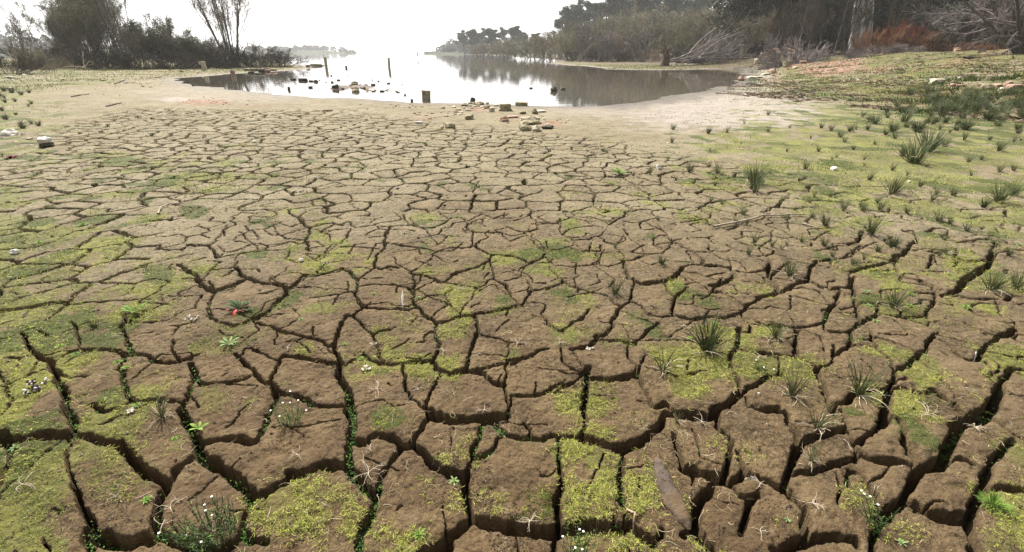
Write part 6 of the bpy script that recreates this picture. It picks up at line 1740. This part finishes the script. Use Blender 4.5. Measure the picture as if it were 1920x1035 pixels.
def old_block():
    x, y, z, t = hit(79, 277); z = float(gsample('Z', x, y)); w = 21 * t / FPX
    r = root_thing('driftwood_block', x, y + .1, z, 'pale split driftwood block with its shade painted as a dark underside at left', 'driftwood', None, .3)
    me = ROCKS[2].copy(); me.materials.append(M_WHITEST); link('pale_top', me, r, (0, 0, w * .52), (.2, .25, .4), (w * .55, w * .42, w * .40)); me = ROCKS[5].copy(); me.materials.append(M_WETST); link('shade_underside', me, r, (.02, -.03, w * .12), (0, 0, .3), (w * .6, w * .5, w * .28))  # dark lower lump stands in for the shade beneath the block
old_block()
def feather():
    x, y, z, t = put(756, 583); s = t / FPX
    r = root_thing('feather', x, y, z + .006, 'white feather standing on a plate near the centre', 'feather')
    rng = np.random.default_rng(2); P = curl(rng, np.array([[0, 0, 0.0]]), np.array([-.25]), np.array([.95]), np.array([40 * s]), 8, np.array([.2]), np.array([-.3]), .02)
    w = np.array([[.0008, .0012, .003, .006, .0075, .006, .0035, .0006]]); side = np.array([[.95, .3, .0]])
    V, F = ribbon_batch(P, w, side); V2 = V + np.array([0, -.0009, .0004]); link('vane', mesh_np('vane', np.concatenate([V, V2]), np.concatenate([F, F2_ := F + len(V)]), [M_WHITE]), r)
    V, F = tube_batch(P + np.array([0, -.001, 0]), np.full((1, 8), .0009), 4); link('shaft', mesh_np('shaft', V, F, [M_STRAW]), r)
    P = curl(rng, np.array([[0, 0, .045]] * 9), rng.uniform(.6, 2.2, 9), rng.uniform(-.2, .8, 9), np.full(9, .014), 4, np.zeros(9), np.zeros(9), .1)
    V, F = tube_batch(P, np.full((9, 4), .0005), 3); link('down', mesh_np('down', V, F, [M_WHITE]), r)
feather()
def lump_cluster(px, py, n, rpx, mats, label, name, seed, elong=1.0):
    x, y, z, t = put(px, py); rg = random.Random(seed); bm = None; s = rpx * t / FPX
    r = root_thing(name, x, y, z, label, {'shell_cluster': 'droppings', 'lichen_scrap': 'lichen'}.get(name, name.replace('_', ' ')))
    for gi, mt in enumerate(mats):
        bm = bmesh.new()
        for i in range(n):
            a = rg.uniform(0, 6.28); q = s * math.sqrt(rg.random()) * (1 if gi else .9)
            m = Matrix.Translation((math.cos(a) * q * elong, math.sin(a) * q * .8, s * .18 * rg.random() + .003)) @ Euler((rg.random() * 3, rg.random() * 3, 0)).to_matrix().to_4x4() @ Matrix.Diagonal((*[s * rg.uniform(.10, .26) for _ in range(3)], 1))
            bmesh.ops.create_icosphere(bm, subdivisions=1, radius=1, matrix=m)
        me = bpy.data.meshes.new(name); bm.to_mesh(me); bm.free(); me.materials.append(mt); link('dark_lumps' if gi == 0 else 'pale_lumps', me, r)
M_DUNG = stone_mat('dung_dark', (.018, .010, .012), (.035, .020, .024), (.06, .04, .045), 60)
lump_cluster(58, 735, 12, 16, [M_DUNG, M_WHITEST], 'dark lumps speckled white on the bare left plate', 'shell_cluster', 1); lump_cluster(72, 718, 9, 15, [M_DUNG, M_WHITEST], 'upper arm of dark and white lumps on the left plate', 'shell_cluster', 2, 1.3)
lump_cluster(688, 690, 12, 11, [M_PALE, M_WHITEST], 'pale lichen scrap at the edge of a plate, centre left', 'lichen_scrap', 3); lump_cluster(243, 772, 10, 11, [M_PALE, M_WHITEST], 'cream lichen scrap beside the wiry tuft', 'lichen_scrap', 4)
lump_cluster(480, 622, 8, 9, [M_PALE, M_WHITEST], 'string of white flecks by the crack right of the dock', 'lichen_scrap', 5); lump_cluster(360, 598, 8, 12, [M_PALE, M_WHITEST], 'white flecks on the mossy plate, left', 'lichen_scrap', 6, 1.4)
lump_cluster(1107, 655, 9, 9, [M_PALE, M_WHITEST], 'white flecks on a dark crack edge right of centre', 'lichen_scrap', 7); lump_cluster(700, 645, 9, 8, [M_PALE, M_PALE], 'pale flecks above the lichen scrap', 'lichen_scrap', 8)
lump_cluster(100, 588, 8, 9, [M_DUNG, M_WHITEST], 'small grey lumps on the left mossy plate', 'shell_cluster', 9); lump_cluster(560, 300 + 60, 8, 9, [M_DUNG, M_PALE], 'dark scraps on the mid left plates', 'shell_cluster', 10, 2.0)
stick([(1829,663),(1833,676)], .004, .003, M_WHITEST, 'short white stub upright in the right moss', name='twig')
stick([(1808,730),(1830,737)], .004, .002, M_STICK, 'short pale twig on a right plate', name='twig'); stick([(1455,620),(1478,622)], .003, .002, M_STICK, 'thin straw right of the dark based rush', name='twig')

# --- upturned stump with its fallen crown, log pile and other timber of the right bank
def fallen_tree():
    x, y, z, t = hit(1246, 124); rng = np.random.default_rng(9)
    r = root_thing('fallen_tree', x, y, z, 'uprooted tree with a brown root plate and bleached branches fallen to the right', 'fallen tree')
    m = stone_mat('root_brown', (.045, .03, .02), (.09, .06, .04), (.15, .11, .075), 3)
    P = np.zeros((1, 7, 3)); P[0, :, 2] = np.linspace(-.2, 1.7, 7); P[0, :, 0] = [.0, .0, .04, .08, .05, 0, -.05]
    V, F = tube_batch(P, np.array([[.75, .62, .52, .5, .48, .42, .15]]), 14); a = np.arctan2(V[:, 1], V[:, 0]); V[:, :2] *= (1 + .16 * np.sin(a * 5) + .08 * np.sin(a * 11 + V[:, 2] * 3))[:, None]
    link('stump', mesh_np('stump', V, F, [m]), r)
    n = 26; aa = rng.uniform(0, 6.28, n); Q = curl(rng, np.tile([[0, 0, 1.45]], (n, 1)) + rng.normal(0, .15, (n, 3)), aa, rng.uniform(.0, 1.3, n), rng.uniform(.6, 2.0, n), 7, rng.normal(0, 1, n), rng.normal(-.3, .5, n), .2)
    link('roots', mesh_np('roots', *tube_batch(Q, np.linspace(.09, .015, 7)[None] * rng.uniform(.5, 1.1, (n, 1)), 5), [m]), r)
    n = 30; base = np.stack([rng.uniform(.4, 4, n), rng.uniform(.2, 2.2, n), rng.uniform(.3, .9, n)], 1)
    Q = curl(rng, base, R(90) + rng.normal(-.1, .28, n), np.abs(rng.normal(.10, .16, n)), rng.uniform(4, 10, n), 9, rng.normal(0, .3, n), rng.normal(.15, .25, n), .06)
    Rq = np.linspace(.09, .02, 9)[None] * rng.uniform(.6, 1.4, (n, 1)); A, B = grow(rng, Q, Rq, 7, .35, .6, .35, 5); C, D = grow(rng, A, B, 4, .5, .6, .1, 4)
    link('bleached_branches', mesh_np('bleached_branches', *join([tube_batch(Q, Rq, 5), tube_batch(A, np.maximum(B, .022), 3), tube_batch(C, np.maximum(D, .014), 3)]), [M_GREYBR]), r)
    Q = curl(rng, np.array([[2.6, .5, .6], [4.4, .9, .7], [1.0, -.2, .8], [1.9, -.3, .7]]), R(90) + np.array([-.1, .0, .2, .3]), np.array([1.1, .95, -1.0, -1.1]), np.array([5.0, 6.2, 1.2, 1.1]), 9, np.array([.2, .3, 0, 0]), np.array([-.5, -.7, .2, .3]), .05)
    link('upright_branches', mesh_np('upright_branches', *tube_batch(Q, np.linspace(.10, .04, 9)[None] * np.ones((4, 1)), 5), [simple_mat('branch_white', (.20, .175, .145), (.33, .30, .26), 6)]), r)
fallen_tree()
def log_pile():
    x, y, z, t = hit(1484, 106); rg = np.random.default_rng(4)
    r = root_thing('log_pile', x, y, z, 'pile of grey brown logs stacked at the edge of the right wood', 'log pile', None, -.5)
    for i, (a, b, el) in enumerate([(0, 0, .0), (.35, .1, .05), (-.3, .15, .02), (.15, .35, .3), (-.1, .4, .35), (.3, .6, .42), (0, .75, .40)]):
        P = curl(rg, np.array([[-.9 + a, 0, .12 + b]]), np.array([1.6 + rg.normal(0, .15)]), np.array([-el * .6]), np.array([1.9]), 5, np.zeros(1), np.zeros(1), .02); P[0, :, 1] += i * .12
        V, F = tube_batch(P, np.full((1, 5), .10 + .02 * (i % 3)), 9)
        cap = [np.arange(9)[::-1], np.arange(9) + len(V) - 9]
        o = mesh_np('log', V, F, [M_LOG if i < 4 else M_PINKST]); link('log', o, r)
log_pile()
tree('heap', 'brush_pile', 1482, 88, 'dark tangle of roots behind the log pile', 'brush pile', t=46, wide=.8)
tree('heap', 'brush_pile', 1826, 92, 'grey tangle of driftwood before the bracken at right', 'brush pile', t=36, wide=.55)
stick([(1590,85,.3),(1603,72,.3),(1622,60,.3)], .14, .08, M_GREYBR, 'grey log leaning below the huge pale trunk', name='log', cat='log')
stick([(1508,84,.1),(1512,66,.3),(1520,50,.4)], .30, .12, M_LOG, 'brown broken stump left of the dark brush', name='stump', cat='stump')
stick([(1808,110),(1822,109.5),(1838,108)], .12, .07, M_WOOD, 'dark driftwood log on the right grass', name='log', cat='log')
stick([(1400,127),(1375,128)], .05, .03, M_GREYBR, 'thin grey branch at the water edge under the green bank')
def white_branch():
    x, y, z, t = hit(160, 131); rng = np.random.default_rng(6)
    P = curl(rng, np.tile([[0, 0, .2]], (4, 1)), np.array([-.6, 1.3, -1.6, 2.3]), np.array([1.0, .8, .15, .2]), np.array([1.6, 1.1, 1.5, 1.2]), 6, rng.normal(0, .5, 4), np.array([-.3, -.8, -.3, -.4]), .12)
    Rq = np.linspace(.05, .02, 6)[None] * np.ones((4, 1)); A, B = grow(rng, P, Rq, 4, .45, .7, .1, 4)
    o = link('fallen_branch', mesh_np('fallen_branch', *join([tube_batch(P, Rq, 5), tube_batch(A, np.maximum(B, .014), 3)]), [M_DEADST]), None, (x, y, z)); tag(o, 'bleached forked branch lying on the left bank', 'branch')
white_branch()
# drowned saplings far out in the lake
for i, (px, pb, h, lab) in enumerate([(639,114,9,'drowned sapling between the two lake posts'),(646,114,5,'bent twig beside the drowned sapling'),(744,112,6,'first drowned shrub right of the lake posts'),(752,112,5,'second drowned shrub right of the lake posts'),(766,111,6,'third drowned shrub right of the lake posts'),(782,110,12,'tallest drowned snag out in the lake'),(842,108,3,'low snag near the far point'),(600,115,3,'tiny snag left of the drowned sapling'),(882,104,8,'dark snag before the distant pines')]):
    x, y = flat(px, pb, ZW); t = y * CP + (CAMH - ZW) * SP; s = h * t / FPX / KH['bare_small']
    place(K['bare_small'][:1] if h < 12 else K['bare_small'][:2], 'drowned_snag', x, y, lab, 'snag', 'drowned snags in the lake', s, i * 1.3, z=ZW, sz=s)
SC.cycles.denoising_prefilter = 'NONE'
# ------------------------------------------------------------------ hazy air
def build_haze():
    bm = bmesh.new(); bmesh.ops.create_cube(bm, size=1)
    bmesh.ops.scale(bm, vec=(2400, 2400, 45), verts=bm.verts)
    bmesh.ops.translate(bm, vec=(0, 1000, 18), verts=bm.verts)
    me = bpy.data.meshes.new('haze'); bm.to_mesh(me); bm.free()
    m = bpy.data.materials.new('haze_air'); m.use_nodes = True; t = m.node_tree; t.nodes.clear()
    out = t.nodes.new('ShaderNodeOutputMaterial'); v = t.nodes.new('ShaderNodeVolumePrincipled')
    v.inputs['Density'].default_value = 0.00034; v.inputs['Color'].default_value = (.985, .99, 1.0, 1); v.inputs['Anisotropy'].default_value = 0.3
    t.links.new(v.outputs[0], out.inputs['Volume']); me.materials.append(m)
    o = link('haze', me); tag(o, kind='stuff'); return o
build_haze()
